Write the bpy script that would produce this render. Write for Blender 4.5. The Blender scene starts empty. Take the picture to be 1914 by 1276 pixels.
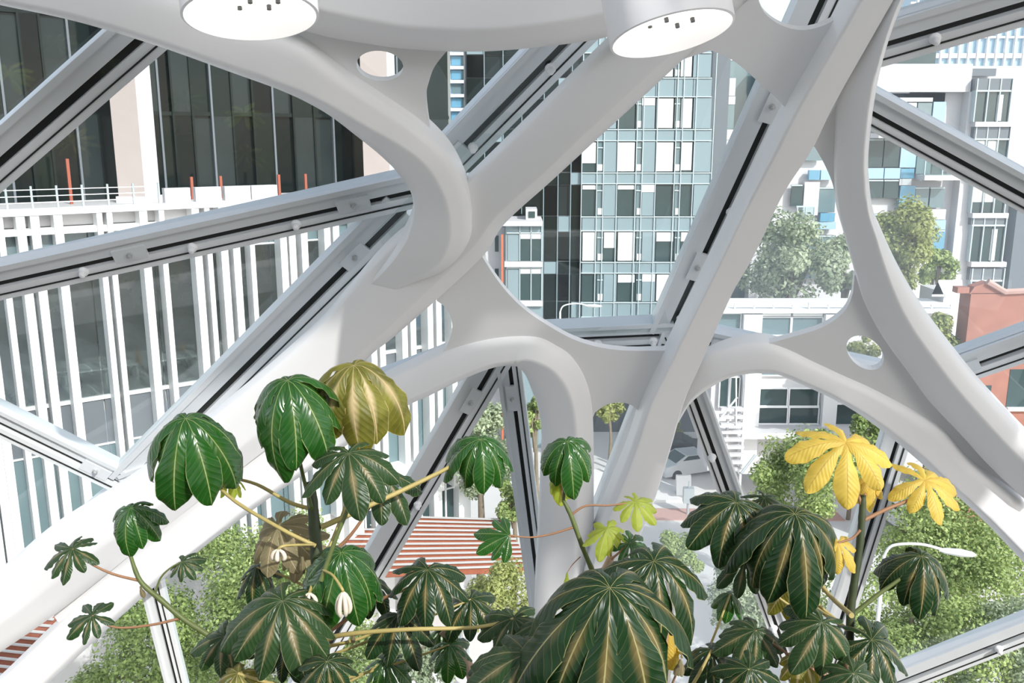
import bpy, bmesh, math, random
from mathutils import Vector, Matrix, noise
from mathutils.geometry import tessellate_polygon
R = math.radians
random.seed(7)

# ------------------------------------------------------------------ camera, sky, sun, exposure
F, CX, CY, H = 1700.0, 957.0, 638.0, 20.0
TH = math.atan(382 / 1700.0)
sc = bpy.context.scene
col = sc.collection
cd = bpy.data.cameras.new('camera')
cd.sensor_fit = 'HORIZONTAL'; cd.sensor_width = 36; cd.lens = F / 1914 * 36
cd.clip_start = 0.05; cd.clip_end = 2000
cam = bpy.data.objects.new('camera', cd); col.objects.link(cam)
cam.location = (0, 0, H); cam.rotation_euler = (math.pi / 2 - TH, 0, 0)
sc.camera = cam

SUN_EL, SUN_AZ = R(36), (0.60, -0.80)          # direction towards the sun in plan
w = bpy.data.worlds.new('world'); sc.world = w; w.use_nodes = True
nt = w.node_tree
sky = nt.nodes.new('ShaderNodeTexSky'); sky.sky_type = 'NISHITA'; sky.sun_disc = False
sky.sun_elevation = SUN_EL; sky.sun_rotation = math.atan2(SUN_AZ[0], SUN_AZ[1]); sky.air_density = 1.0
sky.dust_density = 1.5; sky.ozone_density = 1.0
bg = nt.nodes['Background']; bg.inputs['Strength'].default_value = 0.305
hz = nt.nodes.new('ShaderNodeHueSaturation'); hz.inputs['Saturation'].default_value = .5      # hazy, whitish summer sky
nt.links.new(sky.outputs[0], hz.inputs['Color']); nt.links.new(hz.outputs[0], bg.inputs[0])
sl = bpy.data.lights.new('sun', 'SUN'); sl.energy = 3.9; sl.angle = R(0.6); sl.color = (1, .985, .96)
so = bpy.data.objects.new('sun', sl); col.objects.link(so); so.location = (0, 0, 60)
sdir = Vector((SUN_AZ[0] * math.cos(SUN_EL), SUN_AZ[1] * math.cos(SUN_EL), math.sin(SUN_EL)))
so.rotation_euler = sdir.to_track_quat('Z', 'Y').to_euler()
vs = sc.view_settings
vs.view_transform = 'Standard'; vs.look = 'None'; vs.gamma = 1; vs.use_curve_mapping = False
vs.exposure = 0.0

# ------------------------------------------------------------------ helpers: rays from photo measurements to places
EYE = Vector((0, 0, H))
FW = Vector((0, math.cos(TH), -math.sin(TH))); UPV = Vector((0, math.sin(TH), math.cos(TH))); RT = Vector((1, 0, 0))
SC = Vector((0, -10.9, 11.0))                  # centre of the glass dome
RG = 20.1                                      # dome glazing radius
def ray(px, py): return RT * ((px - CX) / F) + UPV * (-(py - CY) / F) + FW
def atD(px, py, d): return EYE + ray(px, py) * d
def onY(px, py, Y): r = ray(px, py); return EYE + r * (Y / r.y)
def onZ(px, py, Z): r = ray(px, py); return EYE + r * ((Z - H) / r.z)
def onP(px, py, p, n): r = ray(px, py); return EYE + r * ((p - EYE).dot(n) / r.dot(n))
def onS(px, py, rad):
    r = ray(px, py).normalized(); o = EYE - SC
    b = o.dot(r); c = o.dot(o) - rad * rad
    return EYE + r * (-b + math.sqrt(b * b - c))

# ------------------------------------------------------------------ materials
def mat(name, c, rough=.5, metal=0., spec=.5, noise_amt=0., nscale=8., bump=0., emit=None, trans=0.):
    m = bpy.data.materials.new(name); m.use_nodes = True
    t = m.node_tree; b = t.nodes['Principled BSDF']
    b.inputs['Base Color'].default_value = (*c, 1); b.inputs['Roughness'].default_value = rough
    b.inputs['Metallic'].default_value = metal; b.inputs['Specular IOR Level'].default_value = spec
    if noise_amt or bump:
        tc = t.nodes.new('ShaderNodeTexCoord'); nz = t.nodes.new('ShaderNodeTexNoise')
        nz.inputs['Scale'].default_value = nscale; nz.inputs['Detail'].default_value = 5
        t.links.new(tc.outputs['Object'], nz.inputs['Vector'])
        if noise_amt:
            mx = t.nodes.new('ShaderNodeMix'); mx.data_type = 'RGBA'
            mx.inputs[6].default_value = (*[max(0, v * (1 - noise_amt)) for v in c], 1)
            mx.inputs[7].default_value = (*[min(1, v * (1 + noise_amt)) for v in c], 1)
            t.links.new(nz.outputs['Fac'], mx.inputs[0]); t.links.new(mx.outputs[2], b.inputs['Base Color'])
        if bump:
            bp = t.nodes.new('ShaderNodeBump'); bp.inputs['Strength'].default_value = bump; bp.inputs['Distance'].default_value = .02
            t.links.new(nz.outputs['Fac'], bp.inputs['Height']); t.links.new(bp.outputs[0], b.inputs['Normal'])
    if emit:
        b.inputs['Emission Color'].default_value = (*emit[:3], 1); b.inputs['Emission Strength'].default_value = emit[3]
    return m

def glass_mat(name, tint, refl, haze=.0, rough=.0):
    m = bpy.data.materials.new(name); m.use_nodes = True
    t = m.node_tree; t.nodes.clear(); N = t.nodes.new; L = t.links.new
    out = N('ShaderNodeOutputMaterial'); tr = N('ShaderNodeBsdfTransparent'); gl = N('ShaderNodeBsdfGlossy')
    tr.inputs[0].default_value = (*tint, 1); gl.inputs['Roughness'].default_value = rough
    lw_ = N('ShaderNodeLayerWeight'); lw_.inputs[0].default_value = .5
    pw = N('ShaderNodeMath'); pw.operation = 'POWER'; pw.inputs[1].default_value = 5; L(lw_.outputs['Facing'], pw.inputs[0])
    ml = N('ShaderNodeMath'); ml.operation = 'MULTIPLY_ADD'; ml.inputs[1].default_value = .5 * refl; ml.inputs[2].default_value = .03 * refl; L(pw.outputs[0], ml.inputs[0])
    ml.use_clamp = True
    mx = N('ShaderNodeMixShader'); L(ml.outputs[0], mx.inputs[0]); L(tr.outputs[0], mx.inputs[1]); L(gl.outputs[0], mx.inputs[2])
    if haze:
        df = N('ShaderNodeBsdfTranslucent'); df.inputs[0].default_value = (.9, .93, .95, 1)  # milky film: reflected haze painted in, along with slight dirt
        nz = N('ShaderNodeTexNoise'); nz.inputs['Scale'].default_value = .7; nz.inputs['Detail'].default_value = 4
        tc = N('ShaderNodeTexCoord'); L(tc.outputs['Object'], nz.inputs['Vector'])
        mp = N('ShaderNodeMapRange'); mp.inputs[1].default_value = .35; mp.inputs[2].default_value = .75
        mp.inputs[3].default_value = haze * .5; mp.inputs[4].default_value = haze * 1.6; L(nz.outputs['Fac'], mp.inputs[0])
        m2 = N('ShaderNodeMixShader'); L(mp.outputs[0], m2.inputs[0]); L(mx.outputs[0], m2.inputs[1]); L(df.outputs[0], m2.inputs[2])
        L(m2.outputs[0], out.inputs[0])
    else: L(mx.outputs[0], out.inputs[0])
    return m

M = {}
M['white_steel'] = mat('white_steel', (.82, .82, .82), .38, noise_amt=.015, nscale=3)
M['alu'] = mat('aluminium', (.74, .765, .78), .34, .1, noise_amt=.04, nscale=4)
M['alu_light'] = mat('aluminium_light', (.83, .85, .86), .3, .1, noise_amt=.03)
M['gasket'] = mat('rubber_gasket', (.018, .02, .018), .6)
M['bolt'] = mat('bolt_steel', (.55, .56, .56), .3, .5)
M['dome_glass'] = glass_mat('dome_glass', (.95, .97, .965), 1.6, .008)
M['dome_glass_hazed'] = glass_mat('dome_glass_hazed', (.95, .97, .965), 1.0, .08)  # whitened for the sky reflection that washes out these panes
M['lampwhite'] = mat('lamp_enamel', (.86, .86, .87), .3)
M['lampglow'] = mat('lamp_diffuser', (.9, .9, .9), .4, emit=(1, .96, .9, 2.2))
M['darkscrew'] = mat('screw', (.05, .05, .05), .4)
M['win_dark'] = mat('window_glass_dark', (.045, .075, .078), .1, 0, .5, noise_amt=.25, nscale=.6)
M['win_teal'] = mat('window_glass_teal', (.15, .22, .24), .1, 0, .8, noise_amt=.1, nscale=.5)
M['win_blue'] = mat('panel_blue', (.14, .34, .48), .2, 0, .6)
M['panel_sky'] = mat('panel_sky_blue', (.38, .55, .68), .25)
M['panel_teal'] = mat('panel_teal', (.25, .33, .36), .35, noise_amt=.05, nscale=.4)
M['panel_grey'] = mat('panel_grey', (.15, .17, .19), .4, noise_amt=.05, nscale=.4)
M['mullion'] = mat('mullion_white', (.52, .60, .62), .4)
M['blind'] = mat('roller_blind', (.88, .87, .84), .8)
M['bwhite'] = mat('render_white', (.66, .645, .655), .7, noise_amt=.04, nscale=.8)
M['fin_white'] = mat('fin_white', (.86, .86, .86), .5)
M['stone'] = mat('shaded_taupe', (.50, .43, .40), .8, noise_amt=.06, nscale=1.5)  # shade colour for the columns' unlit face
M['orange'] = mat('orange_pipe', (.62, .16, .07), .5)
M['post_red'] = mat('post_red', (.35, .09, .05), .6)
M['rust'] = mat('rusted_steel', (.33, .10, .05), .8, noise_amt=.35, nscale=3)
M['brick_red'] = mat('brick_red', (.36, .16, .12), .85, noise_amt=.25, nscale=1.2)
M['asphalt'] = mat('asphalt', (.66, .645, .63), .9, noise_amt=.12, nscale=.5)
M['paving'] = mat('paving', (.78, .75, .73), .85, noise_amt=.08, nscale=.4)
M['paving_red'] = mat('paving_red', (.52, .33, .29), .85, noise_amt=.1, nscale=1)
M['soil'] = mat('soil', (.07, .05, .035), .95, noise_amt=.4, nscale=10, bump=.6)
M['bark'] = mat('bark', (.22, .18, .13), .85, noise_amt=.3, nscale=6)
M['steel_grey'] = mat('steel_grey', (.42, .46, .48), .4, .3)
M['wood_orange'] = mat('plywood', (.45, .25, .09), .6)
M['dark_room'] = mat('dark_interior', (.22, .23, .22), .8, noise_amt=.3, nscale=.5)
M['concrete'] = mat('concrete', (.58, .57, .56), .85, noise_amt=.06, nscale=1)
M['tyre'] = mat('tyre', (.02, .02, .02), .8)
M['car_silver'] = mat('car_silver', (.70, .72, .74), .25, .3)
M['car_dark'] = mat('car_dark', (.05, .055, .06), .25, .3)
M['car_white'] = mat('car_white', (.85, .85, .85), .3)
M['fin_glass'] = glass_mat('fin_wall_glass', (.72, .77, .76), 1.6, .24)
M['rail_glass'] = glass_mat('rail_glass', (.80, .9, .9), 1.5, .12)

def leaf_mat(name, top, under, vein, blotch, rough=.3, transl=.28, blotch_amt=.6, hue=.47, var=.35, vs=9, spec=.35):
    m = bpy.data.materials.new(name); m.use_nodes = True
    t = m.node_tree; N = t.nodes.new; L = t.links.new
    b = t.nodes['Principled BSDF']; out = t.nodes['Material Output']
    uv = N('ShaderNodeUVMap'); uv.uv_map = 'UVMap'; sx = N('ShaderNodeSeparateXYZ'); L(uv.outputs[0], sx.inputs[0])
    def mth(op, a, bb=None):
        n = N('ShaderNodeMath'); n.operation = op
        for i, v in enumerate((a, bb)):
            if v is None: continue
            if isinstance(v, (int, float)): n.inputs[i].default_value = v
            else: L(v, n.inputs[i])
        return n.outputs[0]
    au = mth('ABSOLUTE', mth('SUBTRACT', sx.outputs[0], .5))
    ph = mth('SUBTRACT', mth('MULTIPLY', sx.outputs[1], 13.0), mth('MULTIPLY', au, 4.5))
    wav = mth('SINE', mth('MULTIPLY', ph, 6.2832))
    lat = mth('GREATER_THAN', wav, .975)
    mid = mth('LESS_THAN', au, .017)
    nz = N('ShaderNodeTexNoise'); nz.inputs['Scale'].default_value = vs; nz.inputs['Detail'].default_value = 4
    tc = N('ShaderNodeTexCoord'); L(tc.outputs['Object'], nz.inputs['Vector'])
    def mix(f, a, bb):
        n = N('ShaderNodeMix'); n.data_type = 'RGBA'
        if isinstance(f, (int, float)): n.inputs[0].default_value = f
        else: L(f, n.inputs[0])
        for i, v in ((6, a), (7, bb)):
            if isinstance(v, tuple): n.inputs[i].default_value = (*v, 1)
            else: L(v, n.inputs[i])
        return n.outputs[2]
    base = mix(nz.outputs['Fac'], tuple(v * (1 - var) for v in top), tuple(min(1, v * (1 + var)) for v in top))
    # brownish bloom along the midrib in the inner half of each lobe
    bl = N('ShaderNodeMapRange'); L(mth('ADD', mth('MULTIPLY', au, 2.2), mth('ABSOLUTE', mth('SUBTRACT', sx.outputs[1], .42))), bl.inputs[0])
    bl.inputs[1].default_value = .1; bl.inputs[2].default_value = .5; bl.inputs[3].default_value = blotch_amt; bl.inputs[4].default_value = 0
    nz2 = N('ShaderNodeTexNoise'); nz2.inputs['Scale'].default_value = 3.5; L(tc.outputs['Object'], nz2.inputs['Vector'])
    gate = N('ShaderNodeMapRange'); L(nz2.outputs['Fac'], gate.inputs[0]); gate.inputs[1].default_value = .40; gate.inputs[2].default_value = .56
    base = mix(mth('MULTIPLY', bl.outputs[0], gate.outputs[0]), base, blotch)
    base = mix(mth('MULTIPLY', lat, .16), base, vein)
    base = mix(mth('MULTIPLY', mid, .9), base, vein)
    edge = mth('GREATER_THAN', au, .482)
    base = mix(mth('MULTIPLY', edge, .7), base, vein)
    ge = N('ShaderNodeNewGeometry')
    colr = mix(mth('MULTIPLY', ge.outputs['Backfacing'], .75), base, under)
    L(colr, b.inputs['Base Color']); b.inputs['Roughness'].default_value = rough; b.inputs['Specular IOR Level'].default_value = spec
    bp = N('ShaderNodeBump'); bp.inputs['Strength'].default_value = .22; bp.inputs['Distance'].default_value = .002
    L(mth('SUBTRACT', wav, mth('MULTIPLY', mid, 2.0)), bp.inputs['Height']); L(bp.outputs[0], b.inputs['Normal'])
    tl = N('ShaderNodeBsdfTranslucent'); hs = N('ShaderNodeHueSaturation'); hs.inputs['Saturation'].default_value = 1.15; hs.inputs['Value'].default_value = 2.2
    hs.inputs['Hue'].default_value = hue
    L(base, hs.inputs['Color']); L(hs.outputs[0], tl.inputs[0])
    mx = N('ShaderNodeMixShader'); mx.inputs[0].default_value = transl
    L(b.outputs[0], mx.inputs[1]); L(tl.outputs[0], mx.inputs[2]); L(mx.outputs[0], out.inputs[0])
    return m
LM = {
 'green': leaf_mat('leaf_glossy_green', (.017, .088, .012), (.09, .16, .05), (.30, .38, .14), (.12, .16, .05), .24, .18, .3, spec=.6),
 'dark': leaf_mat('leaf_dark_green', (.010, .036, .010), (.06, .12, .03), (.34, .32, .14), (.34, .22, .08), .32, .10, .42, spec=.35),
 'grey': leaf_mat('leaf_grey_green', (.022, .056, .016), (.10, .15, .05), (.28, .28, .16), (.44, .30, .15), .36, .14, .5, spec=.35),
 'olive': leaf_mat('leaf_olive', (.17, .17, .03), (.26, .26, .04), (.62, .5, .28), (.62, .50, .28), .42, .32, 1.0, .48, .9, 14),
 'brown': leaf_mat('leaf_brown_underside', (.22, .19, .10), (.34, .29, .17), (.5, .44, .27), (.36, .26, .15), .6, .2, .6),
 'yellow': leaf_mat('leaf_yellow', (.60, .44, .09), (.66, .5, .14), (.40, .26, .06), (.66, .52, .2), .5, .22, .3, .505),
 'lime': leaf_mat('leaf_young_lime', (.30, .38, .07), (.4, .46, .14), (.55, .52, .2), (.4, .36, .1), .45, .4, .3),
}
M['stem_dark'] = mat('stem_dark_green', (.045, .06, .025), .5, noise_amt=.4, nscale=20)
M['stem_green'] = mat('stem_green', (.11, .14, .04), .5, noise_amt=.3, nscale=20)
M['petiole'] = mat('petiole_straw', (.42, .34, .12), .5, noise_amt=.2, nscale=15)
M['petiole_red'] = mat('petiole_reddish', (.32, .17, .09), .5, noise_amt=.2, nscale=15)
M['trunk_pink'] = mat('trunk_pinkish', (.58, .40, .31), .7, noise_amt=.15, nscale=12)
M['catkin'] = mat('catkin_cream', (.70, .62, .50), .8, noise_amt=.2, nscale=30)
def foliage_mat(name, c1, c2):
    m = bpy.data.materials.new(name); m.use_nodes = True
    t = m.node_tree; N = t.nodes.new; L = t.links.new; b = t.nodes['Principled BSDF']; out = t.nodes['Material Output']
    at = N('ShaderNodeAttribute'); at.attribute_name = 'tone'
    mx = N('ShaderNodeMix'); mx.data_type = 'RGBA'; mx.inputs[6].default_value = (*c1, 1); mx.inputs[7].default_value = (*c2, 1)
    L(at.outputs['Fac'], mx.inputs[0]); L(mx.outputs[2], b.inputs['Base Color']); b.inputs['Roughness'].default_value = .5
    tl = N('ShaderNodeBsdfTranslucent'); L(mx.outputs[2], tl.inputs[0])
    ms = N('ShaderNodeMixShader'); ms.inputs[0].default_value = .35; L(b.outputs[0], ms.inputs[1]); L(tl.outputs[0], ms.inputs[2]); L(ms.outputs[0], out.inputs[0])
    return m
FM = {'mid': foliage_mat('foliage_mid', (.12, .20, .05), (.58, .68, .26)),
      'pale': foliage_mat('foliage_pale', (.18, .25, .14), (.60, .66, .45)),
      'yellow': foliage_mat('foliage_yellowish', (.22, .27, .07), (.55, .57, .22)),
      'deep': foliage_mat('foliage_deep', (.09, .16, .04), (.46, .57, .19))}

# ------------------------------------------------------------------ object helpers
WL = {}
def wloc(o): return WL.get(o.name, Vector((0, 0, 0)))
def adopt(o, parent, loc):
    WL[o.name] = Vector(loc); o.location = loc
    if parent is not None:
        o.parent = parent; o.matrix_parent_inverse = Matrix.Translation(-wloc(parent))
        # children of children: the parent's world matrix is a pure translation everywhere here
def tag(o, label=None, cat=None, group=None, kind=None):
    if label: o['label'] = label
    if cat: o['category'] = cat
    if group: o['group'] = group
    if kind: o['kind'] = kind
    return o
def empty(name, loc, label=None, cat=None, group=None, kind=None):
    o = bpy.data.objects.new(name, None); col.objects.link(o); o.empty_display_size = .2
    adopt(o, None, Vector(loc)); return tag(o, label, cat, group, kind)
class MB:
    def __init__(s): s.v = []; s.f = []; s.uv = []; s.tone = []
    def add(s, vs, fs):
        b = len(s.v); s.v += [Vector(v) for v in vs]; s.f += [tuple(i + b for i in f) for f in fs]; return s
    def box(s, c, h, ax=None):
        c = Vector(c); a = ax or (Vector((1, 0, 0)), Vector((0, 1, 0)), Vector((0, 0, 1)))
        p = [c + a[0] * (h[0] * i) + a[1] * (h[1] * j) + a[2] * (h[2] * k) for k in (-1, 1) for j in (-1, 1) for i in (-1, 1)]
        return s.add(p, [(0, 2, 3, 1), (4, 5, 7, 6), (0, 1, 5, 4), (2, 6, 7, 3), (0, 4, 6, 2), (1, 3, 7, 5)])
    def aabb(s, x0, x1, y0, y1, z0, z1):
        return s.box(((x0 + x1) / 2, (y0 + y1) / 2, (z0 + z1) / 2), (abs(x1 - x0) / 2, abs(y1 - y0) / 2, abs(z1 - z0) / 2))
    def tube(s, pts, rad, n=8, cap=True):
        pts = [Vector(p) for p in pts]; rs = rad if isinstance(rad, (list, tuple)) else [rad] * len(pts)
        rings = []; prev = None
        for i, p in enumerate(pts):
            d = (pts[min(i + 1, len(pts) - 1)] - pts[max(i - 1, 0)]).normalized()
            if prev is None: a = d.orthogonal().normalized()
            else: a = (prev - d * prev.dot(d)).normalized()
            prev = a; b = d.cross(a)
            rings.append([p + (a * math.cos(2 * math.pi * k / n) + b * math.sin(2 * math.pi * k / n)) * rs[i] for k in range(n)])
        base = len(s.v); s.v += [q for r_ in rings for q in r_]
        for i in range(len(rings) - 1):
            for k in range(n):
                s.f.append((base + i * n + k, base + i * n + (k + 1) % n, base + (i + 1) * n + (k + 1) % n, base + (i + 1) * n + k))
        if cap:
            s.f.append(tuple(base + k for k in reversed(range(n)))); e = base + (len(rings) - 1) * n
            s.f.append(tuple(e + k for k in range(n)))
        return s
    def lathe(s, c, axis, prof, n=32, closed=False):
        c = Vector(c); ax = Vector(axis).normalized(); a = ax.orthogonal().normalized(); b = ax.cross(a)
        base = len(s.v); m = len(prof)
        for (r_, h) in prof:
            for k in range(n):
                t = 2 * math.pi * k / n; s.v.append(c + ax * h + (a * math.cos(t) + b * math.sin(t)) * r_)
        for i in range(m if closed else m - 1):
            for k in range(n):
                j = (i + 1) % m
                s.f.append((base + i * n + k, base + i * n + (k + 1) % n, base + j * n + (k + 1) % n, base + j * n + k))
        return s
    def mesh(s, name, smooth=None, origin=None):
        if origin is None:
            lo = Vector([min(v[i] for v in s.v) for i in range(3)]); hi = Vector([max(v[i] for v in s.v) for i in range(3)])
            origin = (lo + hi) / 2
        me = bpy.data.meshes.new(name); me.from_pydata([v - origin for v in s.v], [], s.f); me.update()
        if s.uv:
            ul = me.uv_layers.new(name='UVMap')
            for lp in me.loops: ul.data[lp.index].uv = s.uv[lp.vertex_index]
        if s.tone:
            at = me.attributes.new('tone', 'FLOAT', 'FACE'); at.data.foreach_set('value', s.tone)
        if smooth is not None:
            for p in me.polygons: p.use_smooth = True
            if smooth < 180: me.set_sharp_from_angle(angle=R(smooth))
        return me, Vector(origin)
    def build(s, name, m, parent=None, smooth=None):
        me, o = s.mesh(name, smooth); me.materials.append(m)
        ob = bpy.data.objects.new(name, me); col.objects.link(ob); adopt(ob, parent, o); return ob
def place(me, name, loc, parent=None, rot=None):
    ob = bpy.data.objects.new(name, me); col.objects.link(ob); adopt(ob, parent, Vector(loc))
    if rot is not None: ob.rotation_euler = rot
    return ob
def shared(mb, name, m, smooth=None):
    me, o = mb.mesh(name, smooth, Vector((0, 0, 0))); me.materials.append(m); return me
def cr(pts, n=6):
    """Catmull-Rom through tuples of any length"""
    out = []
    for i in range(len(pts) - 1):
        p0, p1, p2, p3 = pts[max(i - 1, 0)], pts[i], pts[i + 1], pts[min(i + 2, len(pts) - 1)]
        for k in range(n):
            t = k / n
            out.append(tuple(.5 * ((2 * b) + (-a + c) * t + (2 * a - 5 * b + 4 * c - d) * t * t + (-a + 3 * b - 3 * c + d) * t ** 3)
                             for a, b, c, d in zip(p0, p1, p2, p3)))
    out.append(tuple(float(v) for v in pts[-1])); return out

# ------------------------------------------------------------------ shell of the place outside the frame: floor, planting bed, back wall, added shade cap
def structure(name, mb, m, label): return tag(mb.build(name, m), label, None, None, 'structure')
mb = MB().aabb(-14, 14, -12, .9, 17.9, 18.3); structure('floor', mb, M['concrete'], 'pale walkway floor behind the plants')
mb = MB().aabb(-14, 14, -12.4, -12, 16, 27.5); structure('wall_back', mb, mat('living_wall', (.16, .19, .13), .9, noise_amt=.6, nscale=2), 'dark planted inner wall behind the walkway')
def shade_cap():
    mb = MB(); nu, nv = 24, 6          # opaque cap added outside the dome glass, sized to shade the upper ribs
    rows = []
    for j in range(nv + 1):
        el = R(30.2 + j * 6.5)
        for rad in (20.3,):
            row = []
            for i in range(nu + 1):
                az = R(-48 + 95.3 * i / nu)
                row.append(SC + Vector((math.sin(az) * math.cos(el), math.cos(az) * math.cos(el), math.sin(el))) * rad)
            rows.append(row)
    for r_ in (0, .12):
        base = len(mb.v)
        for row in rows:
            for p in row: mb.v.append(p + (p - SC).normalized() * r_)
        for j in range(nv):
            for i in range(nu):
                a = base + j * (nu + 1) + i; mb.f.append((a, a + 1, a + nu + 2, a + nu + 1))
    structure('shade_cap', mb, M['white_steel'], 'white curved shade cap added over the dome above the lamps')
shade_cap()
bed = empty('planting_bed', (0, 2.6, 15.9), 'long dark soil planting bed at the foot of the big-leaved plants', 'planter')
MB().aabb(-4.6, 4.6, 1.0, 5.2, 15.9, 16.3).build('soil', M['soil'], bed)
for y in (.95, 5.25): MB().aabb(-4.7, 4.7, y - .05, y + .05, 15.9, 16.38).build('rim', M['white_steel'], bed)

# ------------------------------------------------------------------ white steel lattice
lat = empty('steel_lattice', SC + Vector((0, 19.4, 0)), 'white curved steel lattice of ribs and holed web plates carrying the glass', 'lattice')
def rib(secs, name='rib', r0=19.36, r1=19.43, r2=None, n=7, label=None):
    mb = MB(); rings = []; r2 = r2 or r1 + (.24 if r1 < 19.3 else .14)
    for sec in cr(secs, n):
        lx, ly, rx, ry, fr = sec[:5]; dz = sec[5] if len(sec) > 5 else 0.0
        fr = min(max(fr, .03), .97)
        Lp, Rp = onS(lx, ly, r1 + dz), onS(rx, ry, r1 + dz)
        mx_, my_ = lx + (rx - lx) * fr, ly + (ry - ly) * fr
        Mp = onS(mx_, my_, r0 + dz)
        rad = ((Lp + Rp) / 2 - SC).normalized()
        dep = r2 - r1
        e = .06
        a, b = .90 if fr > .12 else .5, .90 if fr < .88 else .5
        prof = [Lp + rad * dep, Lp + rad * .03, Lp.lerp(Mp, e), Lp.lerp(Mp, .4), Lp.lerp(Mp, a)]
        q0, q2 = Lp.lerp(Mp, a), Rp.lerp(Mp, b)
        for t in (.25, .5, .75): prof.append(q0 * (1 - t) ** 2 + Mp * (2 * t * (1 - t)) + q2 * t * t)
        prof += [q2, Rp.lerp(Mp, .4), Rp.lerp(Mp, e), Rp + rad * .03, Rp + rad * dep]
        rings.append(prof)
    m = len(rings[0])
    for r_ in rings: mb.v += r_
    for i in range(len(rings) - 1):
        for k in range(m):
            mb.f.append((i * m + k, i * m + (k + 1) % m, (i + 1) * m + (k + 1) % m, (i + 1) * m + k))
    mb.f.append(tuple(range(m))); mb.f.append(tuple((len(rings) - 1) * m + k for k in reversed(range(m))))
    ob = mb.build(name, M['white_steel'], lat, 50)
    if label: ob['label'] = label
    return ob
def web(outer, holes=(), rad=19.46, th=.06, label=None):
    loops = [outer] + [list(h) for h in holes]
    flat = [p for lp in loops for p in lp]
    tris = tessellate_polygon([[Vector((x, y, 0)) for x, y in lp] for lp in loops])
    mb = MB(); n = len(flat)
    sp = [onS(x, y, rad) for x, y in outer]; cen = sum(sp, Vector()) / len(sp); nrm = (cen - SC).normalized()
    cen = cen - nrm * .02
    mb.v = [onP(x, y, cen, nrm) for x, y in flat]; mb.v += [v + nrm * th for v in list(mb.v)]
    for t in tris: mb.f.append(tuple(t)); mb.f.append(tuple(i + n for i in reversed(t)))
    b = 0
    for lp in loops:
        k = len(lp)
        for i in range(k): mb.f.append((b + i, b + (i + 1) % k, b + (i + 1) % k + n, b + i + n))
        b += k
    me_ob = mb.build('web_plate', M['white_steel'], lat)
    bm = bmesh.new(); bm.from_mesh(me_ob.data); bmesh.ops.recalc_face_normals(bm, faces=bm.faces); bm.to_mesh(me_ob.data); bm.free()
    if label: me_ob['label'] = label
def ell(cx, cy, a, b, rot=0, n=28):
    return [(cx + a * math.cos(t) * math.cos(rot) - b * math.sin(t) * math.sin(rot), cy + a * math.cos(t) * math.sin(rot) + b * math.sin(t) * math.cos(rot))
            for t in [2 * math.pi * i / n for i in range(n)]]
# hooked arch, upper left
rib([q + (0.0,) for q in ((-80,-8,-40,-90,.08),(0,10,40,-75,.08),(140,40,180,-45,.08),(290,85,330,0,.08),(430,135,470,55,.10),(530,172,560,85,.15),
     (605,210,640,142,.22),(665,255,720,195,.32),(715,297,785,240,.45),(745,330,840,296,.55),(768,365,872,360,.58),(771,400,882,410,.62),
     (760,440,878,450,.68))] + [(737,478,858,482,.75,.03),(712,508,826,508,.8,.08),(685,535,780,530,.8,.15),(655,565,735,555,.7,.24)],
    r0=19.2, r1=19.28, label='hooked arch rib curling down onto the long diagonal rib')
# long diagonal rib
rib([(1230,0,1400,0,.78),(1136,88,1275,115,.78),(1065,157,1142,238,.77),(960,260,1034,337,.78),(873,344,945,418,.78),(800,405,905,478,.78),
     (722,468,816,562,.80),(640,562,735,632,.82),(600,608,690,668,.82),(530,672,600,760,.75),(440,748,500,840,.7),(258,893,325,975,.62),
     (100,994,180,1092,.6),(0,1076,80,1168,.6),(-120,1160,-50,1255,.6)], label='long straight diagonal rib')
# ring member at the top
rib([(420,-30,470,-160,.38),(520,40,560,-80,.38),(600,69,620,-60,.38),(684,84,695,-45,.36),(762,94,765,-35,.34),(886,99,886,-32,.33),
     (1004,91,1004,-40,.33),(1136,72,1125,-60,.36),(1260,30,1230,-100,.36),(1350,-30,1300,-150,.36)],
    r0=19.16, r1=19.28, label='round ring rib hanging between the two lamps')
# lower left leg running into the small arch and its column
rib([(20,1345,-60,1330,.12),(94,1276,10,1267,.12),(196,1180,136,1145,.12),(315,1075,250,1050,.12),(437,980,381,945,.12),(524,917,503,861,.1),
     (640,838,610,785,.1),(752,764,716,715,.08),(802,740,770,688,.08),(863,710,840,655,.07),(920,688,903,636,.07),(958,684,960,628,.1),
     (972,690,1008,630,.28),(984,708,1040,645,.45),(993,730,1068,665,.55),(1003,758,1092,702,.62),(1011,795,1106,752,.65),(1012,840,1110,830,.67),
     (1008,930,1110,930,.68),(1004,1010,1110,1010,.68),(1000,1100,1108,1100,.68),(996,1250,1106,1250,.68)],
    r0=19.3, r1=19.42, label='arched rib rising from lower left and dropping as a column')
# steep diagonal rib, right of centre
rib([(1640,-80,1720,-80,.12),(1599,0,1674,0,.12),(1540,103,1615,103,.12),(1482,203,1561,199,.12),(1440,285,1518,285,.12),(1400,365,1466,365,.12),
     (1343,480,1411,480,.14),(1310,548,1372,548,.15),(1271,626,1335,629,.15),(1235,700,1305,697,.15),(1205,761,1279,757,.15),(1175,850,1252,850,.15),
     (1140,935,1225,935,.15),(1110,1010,1198,1005,.15),(1080,1120,1165,1120,.15),(1040,1290,1125,1290,.15)],
    r0=19.22, r1=19.28, label='steep diagonal rib crossing the middle right')
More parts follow.
